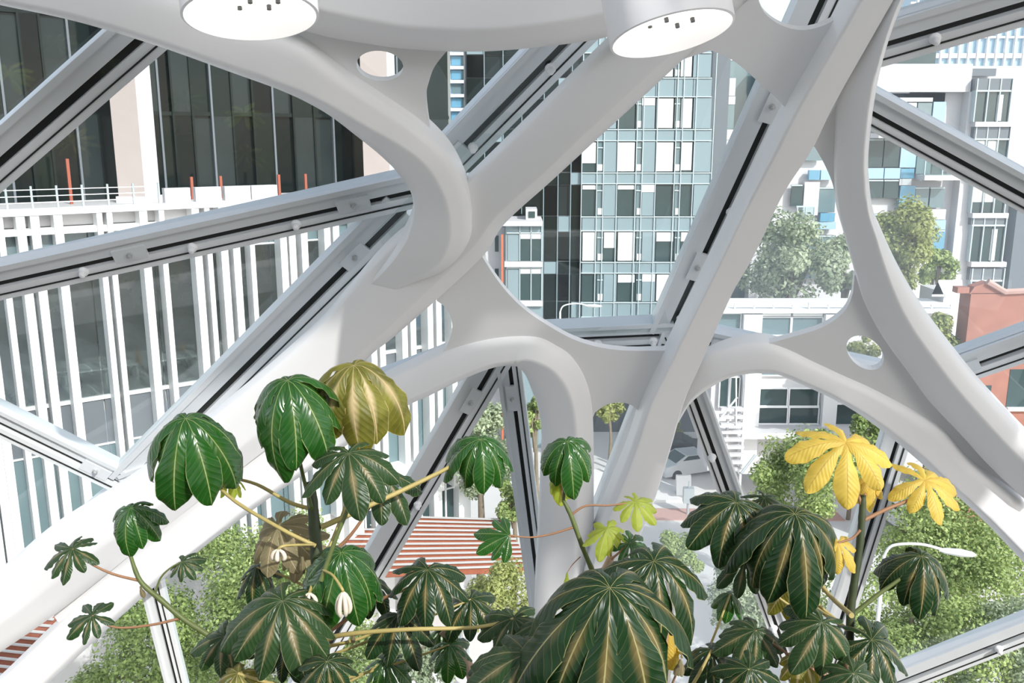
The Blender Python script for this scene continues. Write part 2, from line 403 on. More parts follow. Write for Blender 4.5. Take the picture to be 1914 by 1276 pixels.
# sweeping rib on the right
rib([(1690,-80,1745,-80,.8),(1655,0,1691,0,.8),(1615,90,1657,90,.85),(1572,185,1636,180,.9),(1563,282,1624,282,.9),(1562,340,1625,340,.9),
     (1568,400,1633,395,.85),(1580,445,1651,440,.8),(1597,505,1678,500,.72),(1617,569,1710,558,.66),(1651,633,1742,606,.62),(1700,701,1785,662,.6),
     (1738,753,1825,712,.6),(1798,817,1870,762,.58),(1854,878,1930,825,.58),(1930,950,2000,890,.58)],
    r0=19.26, r1=19.36, label='sweeping curved rib on the far right')
# arch springing from the steep rib to the right
rib([(1235,800,1250,815,.85),(1252,775,1268,790,.85),(1280,728,1290,755,.88),(1317,675,1324,727,.9),(1350,656,1362,707,.92),(1388,645,1398,699,.93),
     (1429,641,1425,698,.93),(1471,652,1456,701,.93),(1520,675,1501,720,.9),(1576,701,1557,746,.88),(1633,727,1605,774,.86),(1708,769,1662,816,.85),
     (1764,806,1715,860,.84),(1812,863,1772,912,.84),(1895,927,1845,980,.84),(1980,1000,1930,1070,.84)],
    r0=19.32, r1=19.42, label='low arched rib springing right from the steep diagonal')
web([(480,55),(600,45),(760,60),(850,80)] + cr([(832,99),(812,125),(802,152),(797,175),(799,209),(807,259)], 4) + [(835,300),(760,275),(700,222),(600,160),(500,110)],
    [ell(710,123,44,28,R(6))], rad=19.42, label='web plate with an oval hole under the ring rib')
web([(1200,60),(1290,-60),(1410,-60)] + cr([(1416,-20),(1418,0),(1430,25),(1460,47),(1501,56),(1545,45),(1580,20),(1600,-10)], 4) + [(1650,-30),(1640,20),(1520,225)]
    + cr([(1480,214),(1448,181),(1411,147),(1369,112),(1328,94)], 4) + [(1280,110),(1240,120)], label='web plate with a scooped edge right of the lamp')
web(cr([(902,481),(924,515),(947,545),(977,575),(1021,606),(1072,634),(1122,649),(1173,655),(1240,655)], 4) + [(1300,640),(1270,700),(1225,775)]
    + cr([(1202,776),(1180,757),(1156,752),(1132,757),(1112,771)], 4) + [(1100,800),(1085,760),(1060,705),(1030,675),(980,655),(910,665),(840,695),(790,712)]
    + cr([(800,695),(826,660),(838,640),(845,615),(843,595),(833,575),(816,562)], 4) + [(830,520),(870,490)], label='large web plate joining diagonal rib, arch and steep rib')
web([(1612,500)] + cr([(1597,515),(1596,530),(1592,555),(1576,584),(1538,611),(1482,629),(1425,644)], 4) + [(1440,680),(1520,705),(1640,765),(1780,860),(1890,960),(1960,960),(1870,880),(1720,710),(1660,630),(1630,570)],
    [ell(1617,659,39,27,R(38))], label='web plate with a tilted oval hole between two curved ribs')
web([(1572,180),(1520,272)] + cr([(1523,275),(1540,305),(1555,340),(1568,388)], 4) + [(1600,390),(1600,200)], label='small web plate in the fork of two ribs')
web([(100,1150),(133,1118),(325,955),(510,820),(600,750),(640,790),(503,880),(381,965),(150,1152),(120,1180)], rad=19.5, label='narrow web strip between the two lower left ribs')

def dapple_arc(a0, e0, a1, e1, w):
    mb = MB(); n = 10; rings = []
    P = lambda a, e, r_: SC + Vector((math.sin(R(a)) * math.cos(R(e)), math.cos(R(a)) * math.cos(R(e)), math.sin(R(e)))) * r_
    for i in range(n + 1):
        t = i / n; a, e = a0 + (a1 - a0) * t, e0 + (e1 - e0) * t
        d = (P(a + (a1 - a0) * .01, e + (e1 - e0) * .01, 19.6) - P(a, e, 19.6)).normalized(); r_ = (P(a, e, 19.6) - SC).normalized(); s_ = d.cross(r_)
        c = P(a, e, 19.7); mb.v += [c - s_ * w / 2 - r_ * .1, c + s_ * w / 2 - r_ * .1, c + s_ * w / 2 + r_ * .1, c - s_ * w / 2 + r_ * .1]
    for i in range(n):
        for k in range(4): mb.f.append((i * 4 + k, i * 4 + (k + 1) % 4, i * 4 + 4 + (k + 1) % 4, i * 4 + 4 + k))
    mb.f += [(3, 2, 1, 0), tuple(n * 4 + k for k in range(4))]
    mb.build('dapple_rib', M['white_steel'], lat)
for a in (43.0, 45.8, 48.6, 51.6): dapple_arc(a - 1, 45, a + 1.5, 60, .30)          # unseen ribs added overhead, spaced to dapple the sun on the arches
for e in (48.2, 50.6, 54.2, 57.8): dapple_arc(39, e + .6, 54, e - 1.0, .44)

# ------------------------------------------------------------------ glazing bars and panes
N1, N2, N4, N3, N8, N6, N9 = (790,345), (238,896), (945,632), (1257,618), (1488,122), (1705,712), (1512,1330)
def bar(a, b, label, w=.30, flip=False, clamps=(), bolts=(), split=.46):
    A, B = onS(*a, RG), onS(*b, RG)
    d = (B - A).normalized(); rad = ((A + B) / 2 - SC).normalized()
    s = d.cross(rad).normalized(); rad = s.cross(d).normalized()
    if s.z > 0: s = -s 
    if abs(s.z) < .5 and s.x < 0: s = -s                                 # s points to the lower side of the bar
    if flip: s = -s
    L = (B - A).length; mid = (A + B) / 2
    t = empty('glazing_bar', mid, label, None, None, 'structure')
    ax = (d, s, rad)
    w1 = w * split; g = w * .17; w2 = w - w1 - g; z = -w / 2
    rl = MB().box(mid + s * (z + w1 / 2), (L / 2, w1 / 2, .07), ax); rl.box(mid + s * (z + w1 * .16) - rad * .075, (L / 2, w1 * .16, .02), ax)
    rl.build('upper_rail', M['alu'], t)
    MB().box(mid + s * (z + w1 + g / 2) + rad * .01, (L / 2, g / 2 + .004, .045), ax).build('gasket', M['gasket'], t)
    rl = MB().box(mid + s * (z + w1 + g + w2 / 2) - rad * .01, (L / 2, w2 / 2, .075), ax); rl.build('lower_rail', M['alu_light'], t)
    MB().box(mid + s * (z + w1 + g + w2 * .52) - rad * .087, (L / 2, .006, .004), ax).build('joint', M['gasket'], t)
    for c in clamps:
        p = A.lerp(B, c) + s * (z + w1 + g * .2) - rad * .075
        cl = MB().box(p, (.13, .055, .016), ax).build('clamp', M['alu'], t)
        MB().lathe(p - rad * .016, -rad, [(.0, .0), (.024, 0), (.024, .02), (.014, .024), (.014, .04), (0, .045)], 10).build('bolt', M['bolt'], cl)
    for c in bolts:
        p = A.lerp(B, c) + s * (z + w1 + g + w2 * .16) - rad * .085
        MB().lathe(p, -rad, [(.042, 0), (.038, .014), (.026, .024), (.024, .06), (.014, .072), (0, .075)], 10).build('bolt_cap', M['lampwhite'], t, 40)
    return t
def ext(p, q, k): return (p[0] + (q[0] - p[0]) * k, p[1] + (q[1] - p[1]) * k)
BARS = dict(
 nw1=((-130,408),(460,-110)), w2=((-130,549),N1), w3=((752,384),N2), w4=((-130,716),N2), w5=((-130,1200),N2), n6=((1230,-110),(800,332)), s7=(N2,N4), e8=(N4,N3),
 e9=((1572,-95),(1243,618)), ne10=(N8,(2010,-32)), e11=(N8,(2010,408)), e20=(N3,N6), e12=(N6,(2010,604)), c14=(N4,(560,1290)), c15=(N4,(1030,1290)),
 s16=(N3,(985,1310)), s17=(N3,N9), s18=(N6,N9), se13=(N9,(2010,1134)), w19=(N2,(345,1330)))
LB = dict(nw1='pale glazing bar slanting across the upper left corner before dark windows', w2='long glazing bar with clamps crossing the white finned building',
 w3='steep glazing bar from the hooked arch down to the big leaves at left', w4='glazing bar sloping down from the left edge below the finned facade',
 w5='thin glazing bar edge along the upper side of the lower left rib', n6='glazing bar parallel to the long diagonal rib near the top centre',
 s7='glazing bar seen through the lens-shaped gap under the diagonal rib', e8='horizontal glazing bar below the teal grid building', e9='steep dark-slotted glazing bar beside the steep diagonal rib',
 ne10='glazing bar at the top right corner before the pale tower', e11='plain glazing bar sloping down to the right edge over the brick flats',
 e20='glazing bar hidden mostly behind the low right arch', e12='glazing bar with a clamp in front of the red brick building', c14='glazing bar slanting down left from the small arch over the rusty pergola',
 c15='near-upright glazing bar beside the arch column', s16='glazing bar between the arch column and the steep rib', s17='glazing bar dropping from the steep rib behind the dark leaves',
 s18='glazing bar beside the yellow-leaved stem on the right', se13='glazing bar across the lower right corner before the trees', w19='near-upright glazing bar below the lower left ribs')
OPT = dict(w2=dict(w=.29, clamps=(.41, .86), bolts=(.31, .53, .74)), nw1=dict(w=.33, bolts=()), w3=dict(w=.34, clamps=(.15,), bolts=()), n6=dict(w=.31, clamps=(.87,), bolts=(.45, .8)),
 e8=dict(w=.27, clamps=(.3,), bolts=(.55, .88), split=.42), e9=dict(w=.30, clamps=(.33, .77), bolts=(.6, .93)), ne10=dict(w=.31, bolts=(.51,)), e11=dict(w=.25, split=.5),
 e12=dict(w=.29, clamps=(.32,)), c14=dict(w=.3, clamps=(.14,), bolts=(.4,)), c15=dict(w=.22, clamps=(.13,)), s17=dict(w=.21, bolts=(.27, .72), flip=True), s18=dict(w=.24),
 s16=dict(w=.21), se13=dict(w=.27, bolts=(.72,)), w19=dict(w=.2), w4=dict(w=.26, clamps=(.83,)), w5=dict(w=.12), s7=dict(w=.26, clamps=(.78,)), e20=dict(w=.24, clamps=(.22,)))
for k, (a, b) in BARS.items(): bar(a, b, LB[k], **OPT.get(k, {}))
T, Bm = -110, 1290
PANES = [[(-130,408),(460,-110),(-130,-110)], [(-130,408),(460,-110),(1230,-110),N1,(-130,549)], [(-130,549),N1,N2,(-130,716)], [(-130,716),N2,(-130,1200)],
 [N1,N2,N4,N3,(1590,-95),(1230,-110)], [N2,N4,(560,1290),(345,1330)], [N4,(1030,1290),(560,1290)], [N4,N3,(985,1310),(1030,1290)], [N3,N9,(985,1310)], [N3,N6,N9],
 [N3,N8,(2010,408),(2010,604),N6], [N8,(2010,-32),(2010,408)], [N8,(1590,-95),(2010,-110),(2010,-32)], [N6,(2010,604),(2010,1134),N9], [N9,(2010,1134),(2010,1400)],
 [N2,(-130,1200),(-130,1400),(345,1330)]]
PANE_LABELS = ['glass pane in the upper left corner before the dark windows', 'glass pane before the dark upper block and stone column', 'glass pane before the white fins at left',
 'small glass pane at the left edge below the sloping bar', 'big central glass pane before the teal grid building', 'glass pane before the trees at lower left', 'glass pane before the rusty pergola',
 'narrow glass pane beside the arch column', 'glass pane before the plaza below the steep rib', 'glass pane before the street tree under the low right arch', 'glass pane before the terrace building and pale trees',
 'glass pane before the balconies of the brick flats', 'glass pane at the top right before the far tower', 'glass pane before the large tree at lower right', 'glass pane in the lower right corner', 'glass pane in the lower left corner']
for i, poly in enumerate(PANES):
    pts = [onS(x, y, RG + .02) for x, y in poly]
    c = sum(pts, Vector()) / len(pts); nrm = (c - SC).normalized(); pts = [onP(x, y, c, nrm) for x, y in poly]; nrm = nrm * .012
    tris = tessellate_polygon([[Vector((x, y, 0)) for x, y in poly]])
    mb = MB(); k = len(pts); mb.v = pts + [p + nrm for p in pts]
    for t in tris: mb.f += [tuple(t), tuple(q + k for q in reversed(t))]
    for j in range(k): mb.f.append((j, (j + 1) % k, (j + 1) % k + k, j + k))
    o = mb.build('window_%d' % (i + 1), M['dome_glass_hazed' if i in (8, 10, 11, 12) else 'dome_glass']); tag(o, PANE_LABELS[i], None, None, 'structure')

# ------------------------------------------------------------------ lamps
def lamp(cx, cy, semi, roll, depth, label, top_z, h=.40):
    c = atD(cx, cy, depth); r = semi * depth / F
    tilt = R(14)
    up = Vector((-math.sin(R(roll)) * 1.0, math.sin(tilt) * 1.0, math.cos(tilt))).normalized()
    t = empty('pendant_lamp', c, label, 'lamp', 'drum lamps at the top of the picture')
    MB().lathe(c, up, [(r, 0), (r, h), (r * .92, h + .05), (r * .3, h + .06), (0, h + .06)], 48).build('shade', M['lampwhite'], t, 35)
    MB().lathe(c, up, [(r, 0), (r - .012, -.004), (r - .014, .02), (r * .86, h * .55), (r * .55, h * .8), (0, h * .82)], 48).build('reflector', M['lampwhite'], t, 60)
    d = MB().lathe(c + up * (h * .16), up, [(0, .03), (r * .84, .03), (r * .88, .05), (0, .05)], 40).build('diffuser', M['lampglow'], t)
    a = RT; b = up.cross(a).normalized()
    for k, (u, v) in enumerate(((-.25, .35), (.2, .35), (-.02, .1), (.4, .1))):
        MB().lathe(c + up * (h * .16 + .02) + a * (u * r) + b * (v * r), -up, [(0, .012), (.012, .012), (.012, -.01)], 8).build('screw', M['darkscrew'], t)
    top = c + up * (h + .06)
    arm = [top - up * .03, top + up * .12, Vector((top.x, top.y + .1, top.z + .5)), Vector((top.x, top.y + .12, top_z))]
    MB().tube(arm, .022, 10).build('stem', M['lampwhite'], t, 60)
    for s in (-1, 1):
        MB().box(c + up * (h + .03) + a * (s * r * .45), (.05, .02, .05)).build('bracket', M['alu'], t)
    return t
lamp(469, 30, 125, 5.2, 4.2, 'white drum lamp at upper left with a glowing level opening', 24.45)
lamp(1256, 64, 117, 10.6, 4.4, 'white drum lamp at upper right tilted more steeply, glowing inside', 24.4)

# ------------------------------------------------------------------ the street outside
mb = MB().aabb(-160, 160, 4, 220, -.3, 0); structure('ground', mb, M['asphalt'], 'pale street and road surface below')
def zpoly(name, pts, z, m, label):
    mb = MB(); b = [onZ(x, y, z) for x, y in pts]; n = len(b)
    mb.v = b + [p - Vector((0, 0, z + .02)) for p in b]
    mb.f = [tuple(range(n)), tuple(reversed(range(n, 2 * n)))] + [(i, (i + 1) % n, (i + 1) % n + n, i + n) for i in range(n)]
    o = mb.build(name, m); bm = bmesh.new(); bm.from_mesh(o.data); bmesh.ops.recalc_face_normals(bm, faces=bm.faces); bm.to_mesh(o.data); bm.free()
    return tag(o, label, None, None, 'structure')
zpoly('pavement', [(1100,875),(1420,885),(1480,935),(1080,935)], .12, M['paving'], 'pale concrete pavement with dark joints')
zpoly('pavement_crossing', [(1060,948),(1560,952),(1580,972),(1040,970)], .05, M['paving_red'], 'reddish paved strip across the street')
zpoly('pavement_plaza', [(780,1080),(1560,1080),(1700,1330),(700,1330)], .10, M['paving'], 'pale plaza paving at the foot of the dome')
zpoly('pavement_terrace', [(-200,1010),(640,1000),(760,1330),(-300,1330)], .10, M['paving'], 'pale terrace paving below the finned building')

def rbox(parent, name, m, x0, y0, x1, y1, Y, proud=.05, back=.3):
    """box covering a photo-measured rectangle on the upright plane at distance Y"""
    xm, ym = (x0 + x1) / 2, (y0 + y1) / 2
    a = onY(x0, ym, Y).x; b = onY(x1, ym, Y).x; zt = onY(xm, y0, Y).z; zb = onY(xm, y1, Y).z
    return MB().aabb(a, b, Y - proud, Y + back, zb, zt).build(name, m, parent)
def spanz(px, py, Y): return onY(px, py, Y).z

# ---- finned office building on the left
WP, WU, WN = Vector((-13.4, 30, 0)), Vector((.8, .6, 0)), Vector((.6, -.8, 0)); WZ = Vector((0, 0, 1))
def wtz(px, py): p = onP(px, py, WP, WN); return (p - WP).dot(WU), p.z
def wbox(parent, name, m, t0, t1, z0, z1, d0, d1):
    c = WP + WU * ((t0 + t1) / 2) + WN * ((d0 + d1) / 2) + WZ * ((z0 + z1) / 2)
    return MB().box(c, (abs(t1 - t0) / 2, abs(d1 - d0) / 2, abs(z1 - z0) / 2), (WU, WN, WZ)).build(name, m, parent)
fb = empty('office_building', WP, 'long white office building with upright fins and a roof terrace', 'building')
TL, TR = wtz(-90, 600)[0], wtz(868, 700)[0]
ZT = wtz(200, 388)[1]; ZSILL = wtz(200, 741)[1]; ZLOW = wtz(10, 1120)[1]
fin_x = [-62, -40, -22, 17, 54, 80, 122, 197, 215, 276, 309, 370, 391, 418, 440, 469, 526, 542, 564, 606, 622, 660, 684, 700, 742, 758, 790, 806, 834, 850]
fin_me = None
for x in fin_x:
    t = wtz(x, 600)[0]; wdt = .17 if x % 2 else .25
    wbox(fb, 'fin', M['fin_white'], t - wdt / 2, t + wdt / 2, ZLOW, ZT - .1, .05, .62)
wbox(fb, 'coping', M['fin_white'], TL, TR, ZT - .1, ZT + .05, -.6, .66)
wbox(fb, 'top_beam', M['fin_white'], TL, TR, ZT - .72, ZT - .52, .1, .5)
wbox(fb, 'parapet', M['bwhite'], TL, TR, ZT - .5, ZT - .1, -.4, .04)
tt = TL; npan = 0
while tt < TR - .3:
    t1 = min(tt + 2.05, TR)
    wbox(fb, 'clerestory_pane', M['win_teal'], tt, t1 - .05, ZT - 1.5, ZT - .56, -.05, 0)
    wbox(fb, 'glass_pane', M['fin_glass'], tt, t1 - .05, ZSILL + .1, ZT - 1.55, -.05, 0)
    wbox(fb, 'spandrel', M['panel_grey'], tt, t1 - .05, ZSILL - 1.6, ZSILL - .05, -.05, 0)
    wbox(fb, 'glass_pane', M['win_teal'], tt, t1 - .05, ZLOW, ZSILL - 1.66, -.05, 0)
    tt = t1
wbox(fb, 'sill', M['alu_light'], TL, TR, ZSILL - .05, ZSILL + .08, -.1, .06)
wbox(fb, 'sill', M['alu_light'], TL, TR, ZSILL - 1.66, ZSILL - 1.6, -.1, .05)
wbox(fb, 'transom', M['alu_light'], TL, TR, ZT - 1.56, ZT - 1.5, -.1, .04)
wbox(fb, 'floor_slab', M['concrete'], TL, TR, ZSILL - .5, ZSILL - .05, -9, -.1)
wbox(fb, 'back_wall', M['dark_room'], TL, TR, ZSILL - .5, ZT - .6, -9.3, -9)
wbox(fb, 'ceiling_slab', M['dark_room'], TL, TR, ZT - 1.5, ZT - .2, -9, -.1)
wbox(fb, 'roof_deck', M['concrete'], TL - 2, TR, ZT - .2, ZT - .12, -12, -.6)
wbox(fb, 'lower_block', M['bwhite'], TL, TR, 0, ZLOW, -9, .0)
for k, x in enumerate((30, 90, 240, 420)):
    t = wtz(x, 600)[0]
    wbox(fb, 'light_strip', mat('strip_light', (.8, .5, .25), .5, emit=(1, .6, .3, 1.0)) if k == 0 else bpy.data.materials['strip_light'], t, t + 2.4, ZT - 1.58, ZT - 1.52, -3.1, -3.0)
# white ground floor front at the right end, with window frames
tA, tB = wtz(640, 900)[0], TR
zA, zB = wtz(800, 868)[1], wtz(830, 965)[1]
for x0, x1 in ((640, 668), (690, 722), (745, 770), (800, 815), (846, 868)):
    wbox(fb, 'pier', M['fin_white'], wtz(x0, 920)[0], wtz(x1, 920)[0], 0, zA, .0, .5)
wbox(fb, 'lintel', M['fin_white'], tA, TR, zA - .1, zA + .5, 0, .55)
for x0, x1 in ((668, 690), (722, 745), (770, 800), (815, 846)):
    t0, t1 = wtz(x0, 920)[0], wtz(x1, 920)[0]
    w_ = wbox(fb, 'window', M['win_dark'], t0, t1, zB - 1.5, zA - .1, .01, .06)
    wbox(w_, 'glazing_strip', M['fin_white'], (t0 + t1) / 2 - .04, (t0 + t1) / 2 + .04, zB - 1.5, zA - .1, .06, .12)
    wbox(w_, 'glazing_strip', M['fin_white'], t0, t1, (zA + zB) / 2 - .03, (zA + zB) / 2 + .05, .06, .12)
# roof rail
for k in range(3): wbox(fb, 'rail_wire', M['fin_white'], TL, wtz(300, 380)[0], ZT + .22 + .2 * k, ZT + .245 + .2 * k, -.35, -.32)
for x in range(-80, 310, 48):
    t = wtz(x, 380)[0]; wbox(fb, 'rail_post', M['steel_grey'], t - .03, t + .03, ZT, ZT + .75, -.36, -.3)
for k, x in enumerate((312, 370, 425, 475)):
    t0, t1 = wtz(x, 370)[0], wtz(x + 48, 370)[0]
    wbox(fb, 'roof_upstand', M['bwhite'], t0, t1, ZT, ZT + .55, -.5, -.2)
# ---- set-back upper block with dark glazing
ub = empty('glass_upper_block', WP + WN * -6 + WZ * ZT, 'dark glazed upper storeys set back behind the white roof terrace', 'building')
D0 = -6.0
def wtzd(px, py, d): p = onP(px, py, WP + WN * d, WN); return (p - WP).dot(WU), p.z
UX = [-120, -60, -10, 20, 62, 100, 150, 196, 234, 306, 330, 366, 402, 440, 478, 515, 552, 590, 625, 660, 700, 745, 790, 840]
tone = ['win_dark', 'win_teal', 'win_dark', 'win_dark', 'panel_teal']
UM = {k: mat('upper_glass_%d' % k, c, .08, 0, .15, noise_amt=.35, nscale=.5) for k, c in enumerate(((.005, .009, .0085), (.010, .017, .016), (.003, .005, .005), (.024, .033, .033), (.008, .014, .011)))}
zc = [ZT - .1, ZT + 3.1, ZT + 3.25, ZT + 6.6, ZT + 6.75, ZT + 12]
for i in range(len(UX) - 1):
    t0, t1 = wtzd(UX[i], 300, D0)[0], wtzd(UX[i + 1], 300, D0)[0]
    for j in range(3):
        m = UM[(i * 7 + j * 3 + (i * i) % 5) % 5]
        wbox(ub, 'glass_pane', m, t0 + .03, t1 - .03, zc[2 * j], zc[2 * j + 1], D0 - .1 - .12 * (i % 2), D0 - .12 * (i % 2))
    wbox(ub, 'mullion', UM[1] if i % 3 else M['panel_grey'], t0 - .04, t0 + .04, ZT - .1, ZT + 12, D0 - .1, D0 + .08)
wbox(ub, 'core', M['dark_room'], wtzd(-160, 300, D0)[0], wtzd(850, 300, D0)[0], ZT - .1, ZT + 12, D0 - 7, D0 - .3)
for j in (1, 2): wbox(ub, 'slab_edge', UM[1], wtzd(-130, 300, D0)[0], wtzd(840, 300, D0)[0], zc[2 * j - 1], zc[2 * j], D0 - .2, D0 + .02)
# tall square column in front, shaded face painted taupe, lit face white
def terrace_column(xm, xr, y, label):
    tm, tr_ = wtzd(xm, y, -3.2)[0], wtzd(xr, y, -3.2)[0]; cc = WP + WU * tm + WN * -3.2
    hw = (tr_ - tm) / math.sqrt(.5) / 2
    a1_ = (WU + WN).normalized(); b1_ = (WN - WU).normalized()
    c = cc - (a1_ + b1_) * hw + WZ * (ZT + 6)
    colm = empty('terrace_column', cc + WZ * ZT, label, 'column', 'stone columns on the roof terrace')
    MB().box(c, (hw, hw, 6.1), (a1_, b1_, WZ)).build('shaft', M['fin_white'], colm)
    MB().box(c - WZ * 6.0, (hw + .08, hw + .08, .12), (a1_, b1_, WZ)).build('base', M['bwhite'], colm)
    MB().box(c + b1_ * (hw + .015), (hw * .985, .012, 6.0), (a1_, b1_, WZ)).build('shaded_face', M['stone'], colm)  # taupe skin puts the shade of this face into its colour
terrace_column(266, 305, 300, 'tall square stone column on the roof terrace, right face sunlit white')
terrace_column(724, 756, 140, 'second stone column glimpsed through the oval hole of the web plate')
for x, y0 in ((125, 290), (358, 330), (412, 322), (522, 338), (572, 340)):
    t, z = wtzd(x, y0, -4.2); o = wbox(None, 'red_post', M['post_red'], t - .05, t + .05, ZT - .12, ZT + (1.5 if x == 125 else .75), -4.3, -4.2)
    tag(o, {125: 'taller slim red post left of the stone column on the roof terrace', 358: 'slim red post nearest the right side of the stone column', 412: 'second slim red post right of the stone column', 522: 'third slim red post right of the stone column', 572: 'rightmost slim red post on the roof terrace'}[x], 'post', 'red posts on the roof terrace')
# tables and chairs inside the finned building
def wtable(x, y, wdt, dep, label):
    t, z = wtzd(x, y, -1.6)
    tb = empty('table', WP + WU * t + WN * -1.6 + WZ * (ZSILL - .05), label, 'table', 'tables behind the fins')
    zz = max(ZSILL + .65, z)
    wbox(tb, 'table_top', M['fin_white'], t - wdt / 2, t + wdt / 2, zz - .05, zz, -1.6 - dep, -1.6 + dep * .2)
    for s in (-1, 1): wbox(tb, 'leg', M['fin_white'], t + s * wdt * .45 - .04, t + s * wdt * .45 + .04, ZSILL - .05, zz - .05, -1.6 - dep * .9, -1.6)
    return t, zz
wtable(95, 695, 1.0, .8, 'small white table near the left edge behind the fins')
t, zz = wtable(165, 690, 1.3, 1.0, 'white table with a broad slanted panel leg behind the fins')
wtable(238, 697, .8, .7, 'small white table beside an orange chair behind the fins')
wtable(335, 676, 1.5, .9, 'longer white table further right behind the fins')
def wchair(x, y, label):
    t, z = wtzd(x, y, -2.6); b = ZSILL - .05
    ch = empty('chair', WP + WU * t + WN * -2.6 + WZ * b, label, 'chair', 'orange chairs behind the fins')
    wbox(ch, 'seat', M['wood_orange'], t - .25, t + .25, b + .42, b + .47, -2.85, -2.35)
    wbox(ch, 'backrest', M['wood_orange'], t + .2, t + .25, b + .47, b + .95, -2.85, -2.35)
    for i in (-1, 1):
        for j in (-1, 1): wbox(ch, 'leg', M['steel_grey'], t + i * .22 - .02, t + i * .22 + .02, b, b + .42, -2.6 + j * .22 - .02, -2.6 + j * .22 + .02)
wchair(248, 690, 'orange chair beside the small white table behind the fins')
wchair(330, 668, 'orange chair at the longer white table behind the fins')
wchair(360, 672, 'second orange chair at the right end of the longer white table')

# ---- teal grid apartment building in the centre
Y0 = 60.0
tb = empty('apartment_building', (onY(1180, 400, Y0).x, Y0, 0), 'teal grid apartment building with white blinds and dark windows', 'building')
rbox(tb, 'core', M['panel_grey'], 870, 40, 1350, 900, Y0, -.35, 12)
cols = [(1088, 1115, 'w'), (1116, 1127, 'n'), (1128, 1152, 'p'), (1154, 1187, 'w'), (1189, 1199, 'n'), (1200, 1224, 'p'), (1226, 1259, 'w'), (1261, 1271, 'n'), (1272, 1294, 'w'), (1296, 1329, 'p')]
floors = [(20, 62), (101, 144), (183, 240), (265, 321), (345, 403), (433, 488), (512, 563), (594, 650)]
blindf = {(1, 6): 1, (1, 8): 1, (2, 6): 1, (2, 8): 1, (2, 3): 0, (3, 0): .72, (3, 3): 1, (3, 6): 1, (3, 8): .96, (4, 0): .14, (4, 3): .14, (5, 0): 1, (5, 3): 1, (5, 6): .32, (5, 8): .32, (5, 2): .55, (6, 6): 1, (6, 8): .25, (0, 6): .5, (0, 0): .6}
for fi, (y0, y1) in enumerate(floors):
    yn = floors[fi + 1][0] if fi + 1 < len(floors) else y1 + 24
    for ci, (x0, x1, k) in enumerate(cols):
        rbox(tb, 'spandrel', M['panel_teal'], x0, y1 + 3, x1 + 1, yn - 2, Y0, .02, .3)
        isw = k == 'w' or (fi, ci) in blindf
        if isw:
            w_ = rbox(tb, 'window', M['win_dark'], x0, y0, x1, y1, Y0, -.05, .3)
            f_ = blindf.get((fi, ci), random.choice((0, .1, .3)))
            if f_: rbox(w_, 'blind', M['blind'], x0 + 1, y0 + 1, x1 - 1, y0 + 1 + (y1 - y0 - 2) * f_, Y0, .0, .02)
        elif k == 'n':
            w_ = rbox(tb, 'vent_window', M['win_teal'], x0, y0, x1, y1, Y0, -.02, .3)
            rbox(w_, 'vent_panel', M['blind'], x0 + 1, y1 - 14, x1 - 1, y1 - 2, Y0, .03, .02)
            rbox(w_, 'transom', M['mullion'], x0, y0 + 10, x1, y0 + 12, Y0, .06, .02)
        else:
            p_ = rbox(tb, 'panel', M['panel_teal'], x0, y0, x1, y1, Y0, .04, .3)
            if ci == 5 and fi % 2 == 0: rbox(p_, 'cap_panel', M['bwhite'], x0, y0, x1, y0 + 14, Y0, .07, .0)
    for yy in (y0 - 2, y1 + 2): rbox(tb, 'floor_line', M['mullion'], 1086, yy - .9, 1330, yy + .9, Y0, .10, .1)
for x in (1087, 1115.5, 1127.5, 1153, 1188, 1199.5, 1225, 1260, 1271.5, 1295, 1329): rbox(tb, 'mullion', M['mullion'], x - .7, 20, x + .7, 640, Y0, .12, .1)
# darker glazed bay left of the grid
for ci, (x0, x1) in enumerate(((872, 905), (906, 940), (941, 975), (976, 1016), (1017, 1043), (1044, 1067), (1068, 1086))):
    for fi, (y0, y1) in enumerate(floors):
        yn = floors[fi + 1][0] if fi + 1 < len(floors) else y1 + 24
        if x0 < 1010 and y0 > 405: continue
        rbox(tb, 'glass_pane', UM[(ci + fi * 2) % 5], x0, y0 + 2, x1, y1, Y0, -.2 - .1 * (ci % 2), .5)
        rbox(tb, 'spandrel', UM[1] if (ci + fi) % 3 else M['panel_teal'], x0, y1 + 2, x1, yn, Y0, -.15, .5)
for x in (905.5, 940.5, 975.5, 1016.5, 1043.5, 1067.5): rbox(tb, 'mullion', M['panel_teal'], x - .8, 20, x + .8, 600 if x > 1000 else 400, Y0, -.05, .1)
# slot of windows right of the grid, then the dark recess
for fi, (y0, y1) in enumerate(floors[:6]):
    yn = floors[fi + 1][0]
    for x0, x1 in ((1331, 1349), (1352, 1372)):
        rbox(tb, 'glass_pane', M['win_teal'], x0, y0 + 12, x1, y1, Y0 + .6, 0, .3)
    rbox(tb, 'white_panel', M['bwhite'], 1330, y1 + 2, 1374, yn - 4, Y0 + .6, .1, .3)
    rbox(tb, 'white_panel', M['bwhite'], 1330, yn - 3, 1374, yn + 12, Y0 + .6, .05, .3)
rbox(tb, 'recess_wall', M['win_teal'], 1340, 60, 1420, 620, Y0 + 2.5, 0, .5)
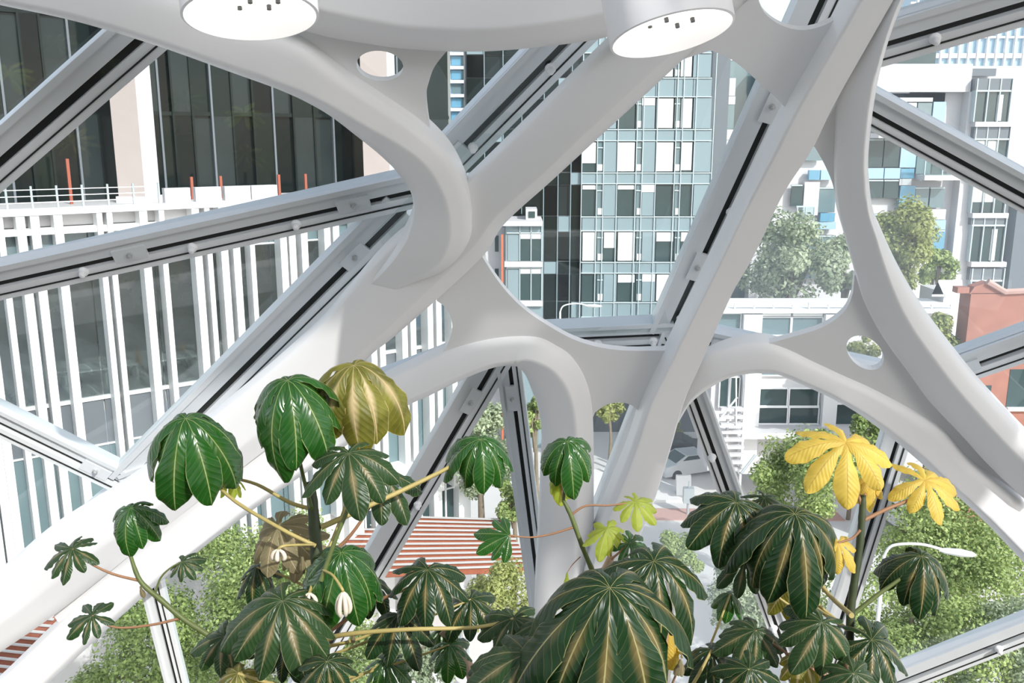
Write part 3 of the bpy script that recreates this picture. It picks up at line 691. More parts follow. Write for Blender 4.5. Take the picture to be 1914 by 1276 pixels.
# low wing with white bands, in front
lw = empty('apartment_wing', (onY(980, 500, 57).x, 57, 0), 'low teal wing with white bands and a rooftop box beside an orange pipe', 'building')
YW = 57.0
rbox(lw, 'body', M['panel_teal'], 945, 422, 1013, 900, YW, 0, 3)
rbox(lw, 'roof_slab', M['bwhite'], 935, 412, 1014, 421, YW, .5, 3.2)
bx_ = rbox(lw, 'rooftop_box', M['bwhite'], 983, 391, 1004, 411, YW + .5, 0, 2); rbox(bx_, 'opening', M['win_dark'], 988, 395, 1000, 407, YW + .45, .02, .3)
for y0, y1, nb in ((447, 487, 491), (512, 560, 566)):
    rbox(lw, 'band', M['bwhite'], 943, y1 + 1, 1014, y1 + 11, YW, .25, .3)
    for x0, x1, m in ((949, 971, 'panel_teal'), (973, 991, 'win_dark'), (994, 1011, 'win_dark')):
        p_ = rbox(lw, 'window' if m == 'win_dark' else 'panel', M[m], x0, y0 - 8 if m == 'panel_teal' else y0, x1, y1, YW, .05, .3)
        if m == 'win_dark': rbox(p_, 'head_panel', M['bwhite'], x0, y0 - 10, x1, y0 - 1, YW, .08, .2)
    for x in (971.5, 992.5, 1012.5): rbox(lw, 'mullion', M['mullion'], x - .8, y0 - 24, x + .8, y1, YW, .12, .1)
    rbox(lw, 'floor_line', M['mullion'], 947, y0 - 13, 1013, y0 - 11, YW, .12, .1)
pi = tag(rbox(None, 'drain_pipe', M['orange'], 937.5, 438, 941, 900, YW - .2, .15, .15), 'thin orange pipe running down beside the low teal wing', 'pipe')
ab = empty('plaster_building', (onY(915, 300, 66).x, 66, 0), 'pinkish plaster building strip left of the orange pipe', 'building')
rbox(ab, 'wall', M['bwhite'], 905, 425, 944, 900, 58.5, 0, 1.2)
for y in range(440, 600, 62): rbox(ab, 'window', M['win_dark'], 925, y, 932, y + 30, 58.5, .04, .1)
# ---- distant glass towers at the top
tw = empty('glass_tower', (onY(840, 200, 95).x, 95, 0), 'pale blue glass tower with floor bands behind the web plate', 'building')
rbox(tw, 'body', M['panel_sky'], 770, -80, 866, 900, 95, 0, 10)
for i in range(12):
    y = 20 + i * 26; rbox(tw, 'floor_band', M['bwhite'], 768, y, 868, y + 6, 95, .5, .2)
    for x0, x1 in ((800, 820), (822, 842), (844, 864)): rbox(tw, 'window', M['win_blue'] if (i + x0) % 3 else M['win_teal'], x0, y + 8, x1, y + 24, 95, .1, .1)
rbox(tw, 'corner', M['win_dark'], 867, -80, 885, 900, 95, .3, 6)
rbox(tw, 'balcony_stack', M['bwhite'], 886, -80, 915, 900, 96, .3, 6)
for i in range(9): rbox(tw, 'balcony_opening', M['win_teal'], 890, 30 + i * 30, 908, 48 + i * 30, 96, .4, .1)
rbox(tw, 'side', M['win_teal'], 915, -80, 1000, 900, 97, .3, 6)
t2 = empty('curtain_wall_tower', (onY(1840, 60, 90).x, 90, 0), 'pale far tower with white upright mullions at the top right', 'building')
rbox(t2, 'body', M['panel_sky'], 1700, -120, 2000, 900, 90, 0, 10)
for i, x in enumerate(range(1700, 2000, 17)): rbox(t2, 'mullion', M['fin_white'], x - 1.6, -120, x + 1.6, 420, 90, .4, .1)
for i, y in enumerate(range(-60, 400, 32)): rbox(t2, 'floor_band', M['bwhite'], 1700, y, 2000, y + (9 if i % 2 else 4), 90, .3, .1)
# ---- white brick flats on the right
rb = empty('brick_flats', (onY(1760, 400, 61).x, 61, 0), 'white brick flats with blue panels, balconies and bay windows', 'building')
YR = 61.0
wb = M['bwhite']
def rp(name, m, x0, y0, x1, y1, pr=.1, bk=.3, par=None): return rbox(par or rb, name, M[m], x0, y0, x1, y1, YR, pr, bk)
rp('core', 'bwhite', 1425, 122, 1930, 900, -.6, 12)
rp('parapet_band', 'bwhite', 1420, 120, 1812, 172, .3, .8)
rp('rooftop_block', 'win_dark', 1650, 60, 1777, 118, -2, 5)
rp('pilaster', 'bwhite', 1769, 172, 1806, 900, .35, .8)
rp('pilaster', 'bwhite', 1400, 122, 1447, 900, .2, .8)
rp('side_wall', 'panel_grey', 1866, 345, 1930, 900, .5, 3)
rp('roof_rail', 'panel_grey', 1815, 128, 1862, 142, .0, .3)
rp('recess', 'win_dark', 1640, 173, 1768, 240, -.3, .3)
for r_ in ((1683, 182, 1745, 190, 'bwhite'), (1660, 192, 1713, 240, 'blind'), (1716, 192, 1742, 232, 'win_teal'), (1745, 190, 1768, 232, 'panel_sky')): rp('panel', r_[4], *r_[:4], pr=-.1)
for r_ in ((1622, 260, 1651, 312, 'win_dark'), (1653, 260, 1682, 312, 'win_dark'), (1715, 262, 1742, 325, 'win_teal'), (1745, 262, 1774, 325, 'win_dark'), (1622, 336, 1651, 370, 'win_dark'), (1653, 336, 1680, 370, 'win_dark'),
           (1711, 350, 1736, 390, 'win_teal'), (1739, 350, 1766, 388, 'win_teal'), (1480, 345, 1500, 385, 'win_dark'), (1531, 350, 1562, 397, 'win_teal'), (1738, 430, 1766, 478, 'win_blue'), (1738, 482, 1766, 496, 'win_blue'),
           (1640, 215, 1660, 247, 'win_teal'), (1662, 215, 1690, 247, 'win_teal'), (1622, 400, 1680, 470, 'win_dark'), (1500, 250, 1540, 300, 'win_teal'), (1480, 440, 1560, 520, 'win_teal')):
    p_ = rp('window', r_[4], *r_[:4], pr=-.05); rp('window_head', 'mullion', r_[0], r_[1], r_[2], r_[1] + 2.5, pr=.02, par=p_)
for r_ in ((1622, 314, 1651, 334, 'panel_sky'), (1653, 314, 1682, 334, 'panel_sky'), (1683, 267, 1712, 313, 'panel_sky'), (1683, 315, 1708, 333, 'win_blue'), (1681, 347, 1709, 392, 'win_blue'), (1681, 334, 1703, 346, 'bwhite'),
           (1710, 392, 1736, 409, 'win_blue'), (1737, 391, 1767, 410, 'bwhite'), (1700, 411, 1767, 429, 'panel_sky'), (1702, 430, 1736, 500, 'bwhite'), (1502, 340, 1530, 402, 'bwhite'), (1533, 398, 1560, 414, 'win_blue'),
           (1512, 318, 1532, 336, 'win_blue'), (1534, 318, 1562, 336, 'panel_sky'), (1512, 415, 1562, 428, 'panel_sky'), (1640, 172, 1700, 174, 'bwhite')): rp('panel', r_[4], *r_[:4], pr=.05)
for (x0, x1, ys, yr, lab) in ((1628, 1692, 249, 216, 0), (1712, 1779, 326, 294, 0), (1478, 1511, 408, 384, 0)):
    b_ = rp('balcony', 'bwhite', x0, ys, x1, ys + 9, 1.3, .1)
    rp('balustrade', 'rail_glass', x0, yr, x1, ys, 1.28, -1.22, b_); rp('top_rail', 'mullion', x0, yr - 2, x1, yr + .5, 1.3, -1.2, b_)
    for x in (x0 + 1, (x0 + x1) / 2, x1 - 1): rp('baluster', 'mullion', x - .8, yr, x + .8, ys, 1.32, -1.2, b_)
for y0, dy in ((148, 0), (237, 0), (316, 0), (396, 0), (498, 0)):
    x0 = 1812 - (y0 - 148) * .028; x1 = 1877 - (y0 - 148) * .045
    b_ = rp('bay', 'panel_grey', x0, y0, x1, y0 + 22, .8, .5)
    hh = 58 if y0 < 390 else 68
    for k in range(3):
        xa, xb = x0 + (x1 - x0) * k / 3, x0 + (x1 - x0) * (k + 1) / 3
        w_ = rp('bay_window', ('win_dark', 'win_dark', 'win_dark')[k], xa + .8, y0 + 24, xb - .8, y0 + hh + 22, .7, .4, b_)
    for f in (0, .333, .667, 1): x = x0 + (x1 - x0) * f; rp('bay_mullion', 'mullion', x - 1, y0, x + 1, y0 + hh + 22, .85, .1, b_)
    rp('bay_transom', 'mullion', x0, y0 + 21.5, x1, y0 + 24.5, .86, .1, b_)
    if y0 in (237, 316):
        for k in (0, 1): rp('bay_blind', 'blind', x0 + 2 + k * 22, y0 + 26, x0 + 20 + k * 22, y0 + 26 + (50 if y0 == 237 else 34), .75, -.6, b_)
    else: rp('bay_blind', 'blind', x1 - 25, y0 + 30, x1 - 15, y0 + hh + 20, .75, -.6, b_)
    rp('bay_ledge', 'bwhite', x0 - 3, y0 + hh + 22, x1 + 1, y0 + hh + 31, 1.0, .5, b_)
# ---- low white curved-roof building with terrace
YL = 48.0
lb = empty('terrace_building', (onY(1500, 650, YL).x, YL, 0), 'low white building with roof terrace railing and wide windows', 'building')
def lp(name, m, x0, y0, x1, y1, pr=.05, bk=.3, par=None): return rbox(par or lb, name, M[m], x0, y0, x1, y1, YL, pr, bk)
lp('body', 'bwhite', 1330, 577, 1780, 880, -.1, 3)
lp('cornice', 'fin_white', 1330, 575, 1780, 582, .5, 3)
for x0, x1 in ((1370, 1487), (1508, 1600), (1700, 1780)):
    r_ = lp('terrace_rail', 'fin_white', x0, 564, x1, 567, .3, -.2); lp('lower_rail', 'fin_white', x0, 571, x1, 572, .3, -.2, r_)
    for x in range(x0, x1 + 1, 36): lp('rail_post', 'fin_white', x, 564, x + 2.5, 577, .32, -.2, r_)
for (x0, y0, x1, y1) in ((1340, 586, 1383, 616), (1423, 593, 1476, 625), (1480, 593, 1535, 625), (1423, 645, 1476, 700), (1480, 645, 1535, 700), (1418, 726, 1470, 757), (1475, 726, 1528, 757), (1418, 761, 1470, 790), (1475, 761, 1528, 790), (1560, 755, 1610, 800), (1618, 745, 1660, 800), (1700, 640, 1760, 700), (1345, 705, 1380, 760)):
    w_ = lp('window', 'win_teal' if y0 < 700 else 'win_dark', x0, y0, x1, y1, .02, .2)
    for fr in ((x0 - 2, y0 - 2, x1 + 2, y0), (x0 - 2, y1, x1 + 2, y1 + 2), (x0 - 2, y0, x0, y1), (x1, y0, x1 + 2, y1)): lp('window_frame', 'fin_white', *fr, .12, .1, w_)
    if y0 in (593,): lp('sun_blind', 'fin_white', x0, y0 - 12, x1, y0 - 4, .25, .0, w_)
for (x0, x1, y0, y1) in ((1382, 1414, 690, 880), (1530, 1556, 720, 880), (1386, 1420, 585, 640), (1537, 1560, 585, 640)): lp('pier', 'fin_white', x0, y0, x1, y1, .45, .2)
lp('canopy', 'bwhite', 1340, 792, 1660, 803, 1.6, .2)
# louvred stair screen with raking stays
ls = empty('louvre_screen', (onY(1362, 860, 46).x, 46, 0), 'white louvred stair screen with raking stays beside the terrace building', 'screen')
for k in range(9):
    y = 760 + k * 14; o = rbox(ls, 'slat', M['bwhite'], 1345, y, 1388, y + 5, 46, .35, .1); 
for x in (1357, 1386): rbox(ls, 'post', M['bwhite'], x - 2, 690, x + 2, 998, 46, .1, .1)
MB().tube([onY(1334, 797, 45), onY(1378, 742, 45)], .05, 6).build('stay', M['fin_white'], ls)
MB().tube([onY(1334, 797, 45), onY(1388, 797, 45.8)], .05, 6).build('stay', M['fin_white'], ls)
MB().tube([onY(1376, 690, 45.6), onY(1376, 800, 45.6)], .04, 6).build('stay', M['fin_white'], ls)
MB().tube([onY(1385, 885, 45), onY(1412, 850, 45.6)], .07, 6).build('stay', M['steel_grey'], ls)
# ---- red brick building with stepped parapet
YB = 40.0
kb = empty('brick_building', (onY(1850, 700, YB).x, YB, 0), 'red brick building with a stepped gabled parapet at the right edge', 'building')
def kp(name, m, x0, y0, x1, y1, pr=.05, bk=.3, par=None): return rbox(par or kb, name, M[m], x0, y0, x1, y1, YB, pr, bk)
kp('wall', 'brick_red', 1790, 548, 1990, 1000, 0, 1.0)
kp('merlon', 'brick_red', 1790, 537, 1812, 548, .0, .5)
a, b, c = onY(1812, 548, YB), onY(1990, 548, YB), onY(1848, 526, YB)
mb = MB(); pts = [onY(1812, 549, YB), onY(1822, 536, YB), onY(1848, 527, YB), onY(1874, 545, YB), onY(1990, 545, YB), onY(1990, 549, YB)]
mb.v = pts + [p + Vector((0, .6, 0)) for p in pts]; n_ = len(pts)
mb.f = [tuple(reversed(range(n_))), tuple(range(n_, 2 * n_))] + [(i, (i + 1) % n_, (i + 1) % n_ + n_, i + n_) for i in range(n_)]
mb.build('gable', M['brick_red'], kb)
MB().tube([onY(1846, 526, YB - .05), onY(1878, 545, YB - .05), onY(1990, 540, YB - .05)], .14, 6).build('coping', M['paving_red'], kb)
w_ = kp('window', 'win_dark', 1884, 690, 1930, 760, .02, .2); kp('window_sill', 'fin_white', 1880, 760, 1935, 766, .2, .1, w_)
w_ = kp('window', 'win_dark', 1812, 720, 1850, 775, .02, .2); kp('window_sill', 'fin_white', 1808, 775, 1854, 780, .2, .1, w_)
gh = empty('gabled_shed', (onY(1770, 540, 50).x, 50, 0), 'small white gabled rooftop hut left of the red brick building', 'hut')
rbox(gh, 'wall', M['bwhite'], 1746, 548, 1796, 900, 50, 0, 3)
mb = MB(); p = [onY(1742, 550, 49.6), onY(1754, 523, 49.6), onY(1766, 550, 49.6), onY(1800, 550, 52), onY(1798, 523, 52)]
mb.v = p + [q - Vector((0, 0, .12)) for q in p]
mb.f = [(0, 1, 2), (1, 2, 3, 4), (5, 7, 6), (6, 9, 8, 7), (0, 5, 6, 1), (2, 7, 8, 3)]; mb.build('roof', M['fin_white'], gh)

# ------------------------------------------------------------------ trees
leaf_card = [(-.5, 0, 0), (0, -.28, .06), (.5, 0, 0), (0, .28, .06)]
def tree(px, py, rx, ry, Y, fm, label, n=2600, size=.24, name='street_tree', trunk=True, seed=1, base=0.0, blobs=16):
    rnd = random.Random(seed); c = onY(px, py, Y)
    d = (c - EYE).dot(FW); RX, RZ = rx * d / F, ry * d / F
    t = empty(name, (c.x, c.y, base), label, 'tree' if 'shrub' not in name else 'shrub', 'trees and shrubs outside the dome')
    mb = MB(); bl = []
    for i in range(blobs):
        u = Vector((rnd.gauss(0, 1), rnd.gauss(0, 1), rnd.gauss(0, 1))).normalized() * (rnd.random() ** .4) * .82
        bl.append((Vector((u.x * RX, u.y * RX, u.z * RZ)), rnd.uniform(.24, .42) * min(RX, RZ), rnd.uniform(-.2, .2)))
    for i in range(n):
        b, r_, tn = bl[i % blobs]
        u = Vector((rnd.gauss(0, 1), rnd.gauss(0, 1), rnd.gauss(0, 1))).normalized()
        p = c + b + u * r_ * (.55 + .5 * rnd.random())
        if p.z < base + .15: continue
        nrm = (u + Vector((rnd.gauss(0, .5), rnd.gauss(0, .5), .5 + rnd.gauss(0, .4)))).normalized()
        q = nrm.to_track_quat('Z', 'Y') 
        a = rnd.random() * 6.28; s = size * rnd.uniform(.6, 1.35); ca, sa = math.cos(a) * s, math.sin(a) * s
        k = len(mb.v)
        for (x, y, z) in leaf_card: mb.v.append(p + q @ Vector((x * ca - y * sa, x * sa + y * ca, z * s)))
        mb.f += [(k, k + 1, k + 3), (k + 1, k + 2, k + 3)]
        tv = min(1, max(0, rnd.gauss(.5, .22) + tn)); mb.tone += [tv, tv]
    o = mb.build('foliage', FM[fm], t)
    if trunk:
        tr = .04 * RZ + .08
        MB().tube([(c.x, c.y, base - .05), (c.x + .1, c.y, base + (c.z - base) * .5), (c.x, c.y, c.z + RZ * .3)], [tr, tr * .8, tr * .3], 8).build('trunk', M['bark'], t, 60)
        for i in range(5):
            b, r_, tn = bl[i]
            MB().tube([(c.x, c.y, base + max(.3, (c.z - base) * .75)), c + b * .5 + Vector((0, 0, -.1 * RZ)), c + b], [tr * .5, tr * .35, tr * .12], 6).build('branch', M['bark'], t, 60)
    return t
tree(1478, 485, 96, 98, 54, 'pale', 'tall pale green tree behind the roof terrace, left of the sweeping rib', 9000, .30, seed=2, blobs=26)
tree(1580, 505, 45, 80, 55, 'pale', 'slim pale tree half hidden behind the sweeping rib', 3000, .30, seed=3)
tree(1692, 460, 66, 108, 54, 'yellow', 'yellowish tree in front of the blue-panelled flats', 7000, .28, seed=4, blobs=24)
tree(1752, 505, 40, 55, 55, 'mid', 'small dark tree beside the gabled hut', 2400, .28, seed=14)
tree(1752, 630, 46, 85, 41, 'yellow', 'bright yellow-green climbing shrub beside the red brick wall', 5000, .22, 'wall_shrub', seed=5)
tree(1515, 890, 118, 98, 36, 'mid', 'leafy street tree behind the yellow leaves, below the terrace windows', 15000, .17, seed=6, blobs=30)
tree(1640, 800, 60, 50, 43, 'deep', 'dark tree seen under the low right arch', 3000, .2, seed=16)
tree(1800, 1030, 185, 150, 28, 'mid', 'large leafy tree filling the lower right corner', 26000, .13, seed=7, blobs=44)
tree(1700, 1190, 185, 130, 25, 'mid', 'leafy tree low behind the yellow-leaved stem', 22000, .125, seed=8, blobs=40)
tree(1890, 1230, 120, 110, 23.5, 'pale', 'paler tree at the very bottom of the lower right corner', 9000, .125, seed=28, blobs=24)
tree(470, 1080, 175, 150, 28, 'mid', 'large tree below the lower left ribs', 24000, .13, seed=9, blobs=44)
tree(300, 1230, 190, 130, 25, 'deep', 'dense tree at the bottom left below the ribs', 22000, .125, seed=10, blobs=40)
tree(600, 1220, 150, 110, 24.5, 'mid', 'bushy tree behind the main plant stem at the bottom', 15000, .12, seed=11, blobs=30)
tree(895, 840, 76, 125, 37, 'pale', 'pale tree between the two glazing bars under the small arch', 11000, .18, seed=12, blobs=28)
tree(960, 935, 44, 74, 36, 'mid', 'small tree beside the upright glazing bar', 3600, .17, seed=13)
tree(935, 1110, 70, 78, 28, 'yellow', 'light green shrub at the corner of the rusty pergola', 8000, .12, 'plaza_shrub', seed=15, blobs=24)
tree(1612, 660, 40, 40, 45.5, 'yellow', 'yellow-green shrub seen through the tilted oval hole', 2600, .2, 'wall_shrub', seed=29)
tree(1262, 812, 36, 32, 58, 'yellow', 'small bright tree beyond the parked cars', 2400, .22, seed=17)
tree(1255, 1035, 66, 50, 29, 'mid', 'round shrub on the plaza beside the steep rib', 5200, .12, 'plaza_shrub', seed=18)
tree(1390, 1120, 80, 90, 28, 'pale', 'pale shrub on the plaza behind the glossy leaves', 8000, .12, 'plaza_shrub', seed=19, blobs=24)
tree(790, 1225, 110, 62, 25.5, 'pale', 'pale shrub at the bottom behind the pinkish branch', 8000, .115, 'plaza_shrub', seed=20, blobs=24)
tree(1140, 765, 26, 30, 52, 'yellow', 'small tree glimpsed through the opening beside the arch column', 1500, .22, seed=21)
tree(1000, 770, 26, 60, 40, 'mid', 'narrow tree seen just left of the arch column', 2600, .18, seed=22)

# ------------------------------------------------------------------ pergolas of rusty slats
def pergola(corners, z, n, label, pitch_w=.28):
    A, B, C_, D_ = [onZ(x, y, z) for x, y in corners]      # far left, far right, near right, near left
    c = (A + B + C_ + D_) / 4; t = empty('pergola', (c.x, c.y, 0), label, 'pergola', 'rusty slatted pergolas')
    for i in range(n):
        f = i / (n - 1); p, q = A.lerp(D_, f), B.lerp(C_, f); d = (q - p); L = d.length; d.normalize()
        s = WZ.cross(d); tl = R(38)
        MB().box((p + q) / 2, (L / 2, pitch_w / 2, .02), (d, s * math.cos(tl) + WZ * math.sin(tl), WZ * math.cos(tl) - s * math.sin(tl))).build('slat', M['rust'], t)
        MB().box((p + q) / 2 + WZ * .14, (L / 2, .035, .03), (d, s, WZ)).build('purlin', M['concrete'], t)
    for p, q in ((A, D_), (B, C_)):
        d = (q - p); L = d.length; d.normalize()
        MB().box((p + q) / 2 - WZ * .15, (L / 2, .06, .1), (d, WZ.cross(d), WZ)).build('edge_beam', M['rust'], t)
    for p in (A, B, C_, D_): MB().box(Vector((p.x, p.y, z / 2 - .1)), (.07, .07, z / 2 - .1)).build('post', M['steel_grey'], t)
pergola([(655, 968), (938, 976), (1000, 1062), (640, 1075)], 4.0, 12, 'rusty slatted pergola roof below the white office corner')
pergola([(-160, 1120), (110, 1140), (60, 1275), (-220, 1240)], 4.0, 11, 'rusty slatted pergola roof at the bottom left corner behind the ribs')
# ------------------------------------------------------------------ street furniture and cars
def street_lamp(base, top, armdir, label):
    b = Vector(base); t = empty('street_lamp', b, label, 'street lamp'); h = top - b.z
    MB().tube([b, b + WZ * (h * .6), b + WZ * (h - .5)], [.09, .07, .055], 8).build('pole', M['fin_white'], t, 60)
    d = Vector(armdir).normalized(); p = b + WZ * (h - .5)
    MB().tube(cr([tuple(p), tuple(p + WZ * .35 + d * .2), tuple(p + WZ * .5 + d * .9), tuple(p + WZ * .42 + d * 1.5)], 5), .04, 8).build('arm', M['fin_white'], t, 60)
    hd = p + WZ * .40 + d * 1.85
    s = d.cross(WZ)
    mb = MB(); prof = [(-.45, .05, .04), (-.3, .12, .08), (.1, .17, .10), (.4, .13, .06), (.48, .03, .02)]; rings = []
    for (u, wd, ht) in prof: mb.v += [hd + d * u + s * (wd * math.cos(k * math.pi / 4)) + WZ * (ht * math.sin(k * math.pi / 4)) for k in range(8)]
    for i in range(len(prof) - 1):
        for k in range(8): mb.f.append((i * 8 + k, i * 8 + (k + 1) % 8, (i + 1) * 8 + (k + 1) % 8, (i + 1) * 8 + k))
    mb.f += [tuple(reversed(range(8))), tuple(32 + k for k in range(8))]
    mb.build('lamp_head', M['fin_white'], t, 50)
p = onY(1047, 580, 50); street_lamp((p.x, 50, 0), onY(1047, 566, 50).z, (1, -.2, 0), 'white street lamp head above the horizontal glazing bar')
p = onY(1655, 1012, 24); street_lamp((p.x, 24, 0), onY(1655, 1008, 24).z, (1, -.35, 0), 'white street lamp with curved arm beside the lower right tree')
def car(px, py, rz, m, label):
    c = onZ(px, py, 0); t = empty('car', c, label, 'car', 'parked cars'); q = Matrix.Rotation(rz, 3, 'Z')
    def W(x, y, z): return c + q @ Vector((x, y, z))
    prof = [(-2.2, .35), (-2.25, .75), (-1.9, .95), (-1.3, 1.0), (-.6, 1.42), (.7, 1.45), (1.5, 1.02), (2.1, .9), (2.25, .6), (2.2, .3)]
    mb = MB(); n = len(prof)
    for s in (-.85, .85): mb.v += [W(x, s * (1 if z < 1.1 else .82), z) for x, z in prof]
    mb.f = [tuple(reversed(range(n))), tuple(range(n, 2 * n))] + [(i, (i + 1) % n, (i + 1) % n + n, i + n) for i in range(n)]
    mb.build('body', M[m], t)
    def quad(name, pts, mm):
        mb = MB(); mb.v = [W(*p) for p in pts]; mb.v += [v - (mb.v[1] - mb.v[0]).cross(mb.v[2] - mb.v[1]).normalized() * .02 for v in list(mb.v)]
        mb.f = [(0, 1, 2, 3), (7, 6, 5, 4), (0, 4, 5, 1), (1, 5, 6, 2), (2, 6, 7, 3), (3, 7, 4, 0)]; mb.build(name, M[mm], t)
    quad('windscreen', [(1.45, -.68, 1.07), (1.45, .68, 1.07), (.78, .62, 1.44), (.78, -.62, 1.44)], 'win_dark')
    quad('rear_window', [(-1.22, .68, 1.06), (-1.22, -.68, 1.06), (-.66, -.62, 1.41), (-.66, .62, 1.41)], 'win_dark')
    for s in (-1, 1): quad('side_window', [(-1.0, s * .80, 1.05), (1.2, s * .80, 1.07), (.62, s * .72, 1.40), (-.5, s * .72, 1.38)][::s], 'win_dark')
    for x in (-1.4, 1.4):
        for s in (-1, 1): MB().lathe(W(x, s * .78, .33), q @ Vector((0, s, 0)), [(0, .1), (.2, .1), (.33, .08), (.33, -.1), (0, -.1)], 16).build('wheel', M['tyre'], t)
car(1290, 884, R(200), 'car_silver', 'silver parked car beyond the pavement sign')
car(1255, 852, R(172), 'car_dark', 'dark parked car behind the silver one')
car(1690, 985, R(100), 'car_white', 'white car glimpsed beside the yellow-leaved stem')
p = onZ(1276, 925, 0); sb = empty('pavement_sign', p, 'white folding pavement sign on the pale pavement', 'sign')
for s in (-1, 1):
    ax = (RT, Vector((0, math.cos(R(12)), s * math.sin(R(12)))), Vector((0, -s * math.sin(R(12)), math.cos(R(12)))))
    MB().box(p + Vector((0, s * .2, .62)), (.42, .02, .6), ax).build('board', M['fin_white'], sb)
p = onZ(1285, 962, 0); ps = empty('pay_station', p, 'grey kerbside pay station on a post by the reddish strip', 'pay station')
MB().tube([p, p + WZ * .8], .07, 8).build('post', M['steel_grey'], ps); MB().box(p + WZ * 1.15, (.28, .18, .42)).build('cabinet', M['steel_grey'], ps); MB().tube([p + WZ * 1.57, p + WZ * 1.95], .03, 6).build('mast', M['steel_grey'], ps)
p = onZ(868, 1238, 0.1); bo = empty('plaza_post', p, 'grey double steel post standing on the plaza', 'post')
for s in (-.12, .12): MB().tube([p + RT * s, p + RT * s + WZ * 3.0], .07, 10).build('tube', M['steel_grey'], bo, 60)
MB().box(p + WZ * 3.02, (.22, .1, .03)).build('cap', M['steel_grey'], bo)

# ------------------------------------------------------------------ big-leaved plants in front of the glass
def lobed_leaf(mb, c, up, fwd, length, n, a0, a1, rnd, spread=330, fused=.2, wid=.36, curl=.11):
    """palmate leaf: n lobes round the centre c, bending from a0 to a1 below the leaf plane"""
    up = up.normalized(); fwd = (fwd - up * fwd.dot(up)).normalized(); side = up.cross(fwd)
    NV, NU = 17, 6
    for k in range(n):
        f = (k + .5) / n - .5; ph = R(spread) * f + rnd.uniform(-.06, .06)
        L = length * (1 - .30 * abs(2 * f) ** 1.6) * rnd.uniform(.84, 1.08)
        rdir = fwd * math.cos(ph) + side * math.sin(ph); tdir = up.cross(rdir)
        A0, A1 = a0 + rnd.uniform(-.12, .12), a1 + rnd.uniform(-.22, .18)
        wmax = min(L * wid, 2 * math.pi * L / n * .58) * rnd.uniform(.92, 1.08)
        sway = rnd.uniform(-.22, .22); tw = rnd.uniform(-.55, .55)
        p = Vector(c); base = len(mb.v); ph0 = rnd.random() * 6.28
        for j in range(NV + 1):
            v = 1 - (1 - j / NV) ** 1.5; vn = 1 - (1 - min(1, (j + 1) / NV)) ** 1.5; a = A0 + (A1 - A0) * v ** .55
            d = rdir * math.cos(a) - up * math.sin(a) + tdir * (sway * v)
            nn = rdir * math.sin(a) + up * math.cos(a)
            wv = .06 + .94 * math.sin(min(1, v / .66) * math.pi / 2) ** 1.7 if v < .66 else math.cos((v - .66) / .34 * math.pi / 2) ** .5
            if v < fused: wv = max(wv, .26 + v * .9)
            if j == NV: wv = .02
            hw = wmax * .5 * wv
            tt = (tdir * math.cos(tw * v) + nn * math.sin(tw * v))
            for i in range(NU + 1):
                u = i / NU * 2 - 1
                fold = -abs(u) ** 1.5 * hw * .30 + (math.sin(v * 26 + ph0 + u * 1.7) * curl * L * .16 * abs(u) ** 2) * min(1, v * 3)
                lift = math.cos(u * math.pi / 2) * 0.012 * L
                mb.v.append(p + tt * (u * hw) + nn * (fold + lift)); mb.uv.append(((u + 1) / 2, v))
            p = p + d.normalized() * (L * (vn - v))
        for j in range(NV):
            for i in range(NU):
                a = base + j * (NU + 1) + i; mb.f.append((a + NU + 1, a + NU + 2, a + 1, a))
def plant(name, loc, label): return empty(name, loc, label, 'plant', 'big-leaved plants inside the glass')
def leaf(pl, px, py, depth, len_px, a0, a1, fw=0, tilt=(0, 0), kind='green', n=9, pet=None, pm='petiole', pr=.0055, spread=330, wid=.36, seed=None, roots=.2):
    rnd = random.Random(seed if seed is not None else int(px * 31 + py)); c = atD(px, py, depth)
    up = Vector((tilt[0], tilt[1] - .34, 1)); f = Vector((math.sin(R(fw)), -math.cos(R(fw)), 0))
    mb = MB(); lobed_leaf(mb, c, up, f, len_px * depth / F, n, a0, a1, rnd, spread, roots, wid)
    lf = mb.build('leaf', LM[kind], pl, 180)
    if pet:
        pts = [(p[0], p[1], p[2] if len(p) > 2 else depth) for p in pet] + [(px, py, depth)]
        w3 = [tuple(atD(*p)) for p in pts]; w3 = cr(w3, 5); k = len(w3)
        MB().tube(w3, [pr * (1.25 - .55 * i / k) for i in range(k)], 7).build('petiole', M[pm], lf, 60)
    return lf
def stem(pl, pts, rads, m, name='stem', nodes=0):
    w3 = [tuple(atD(*p)) for p in pts]; k = len(w3)
    pr = cr([t + (r_,) for t, r_ in zip(w3, rads)], 6)
    rr = [q[3] * (1 + .10 * (i % 4 == 0)) for i, q in enumerate(pr)] if nodes else [q[3] for q in pr]
    return MB().tube([q[:3] for q in pr], rr, 10).build(name, M[m], pl, 60)

# main plant with the thick dark stem
DA = 2.8
pA = plant('cecropia_plant', (atD(600, 1400, DA).x, atD(600, 1400, DA).y, 16.3), 'tall plant with a thick dark stem and large umbrella leaves, left of centre')
def down(pl, px, py, d, r_, m='stem_dark'):
    a = atD(px, py, d); return MB().tube([a, Vector((a.x, a.y, 16.28))], r_, 10).build('stem_foot', M[m], pl, 60)
stem(pA, [(580,900,DA),(586,960,DA),(592,1040,DA),(597,1110,DA),(602,1200,DA),(606,1300,DA)], [.014,.017,.019,.019,.02,.021], 'stem_dark', nodes=1); down(pA, 606, 1300, DA, .021)
leaf(pA, 347,783,2.75,200,-.05,1.7,15,(.05,-.05),'green',10,[(590,1020),(520,985),(425,925,2.85),(365,850,2.9)],seed=3)
leaf(pA, 538,712,2.7,205,-.05,1.72,0,(0,-.05),'green',10,[(582,950),(560,860,2.85),(545,760,2.85)],'stem_green',seed=5)
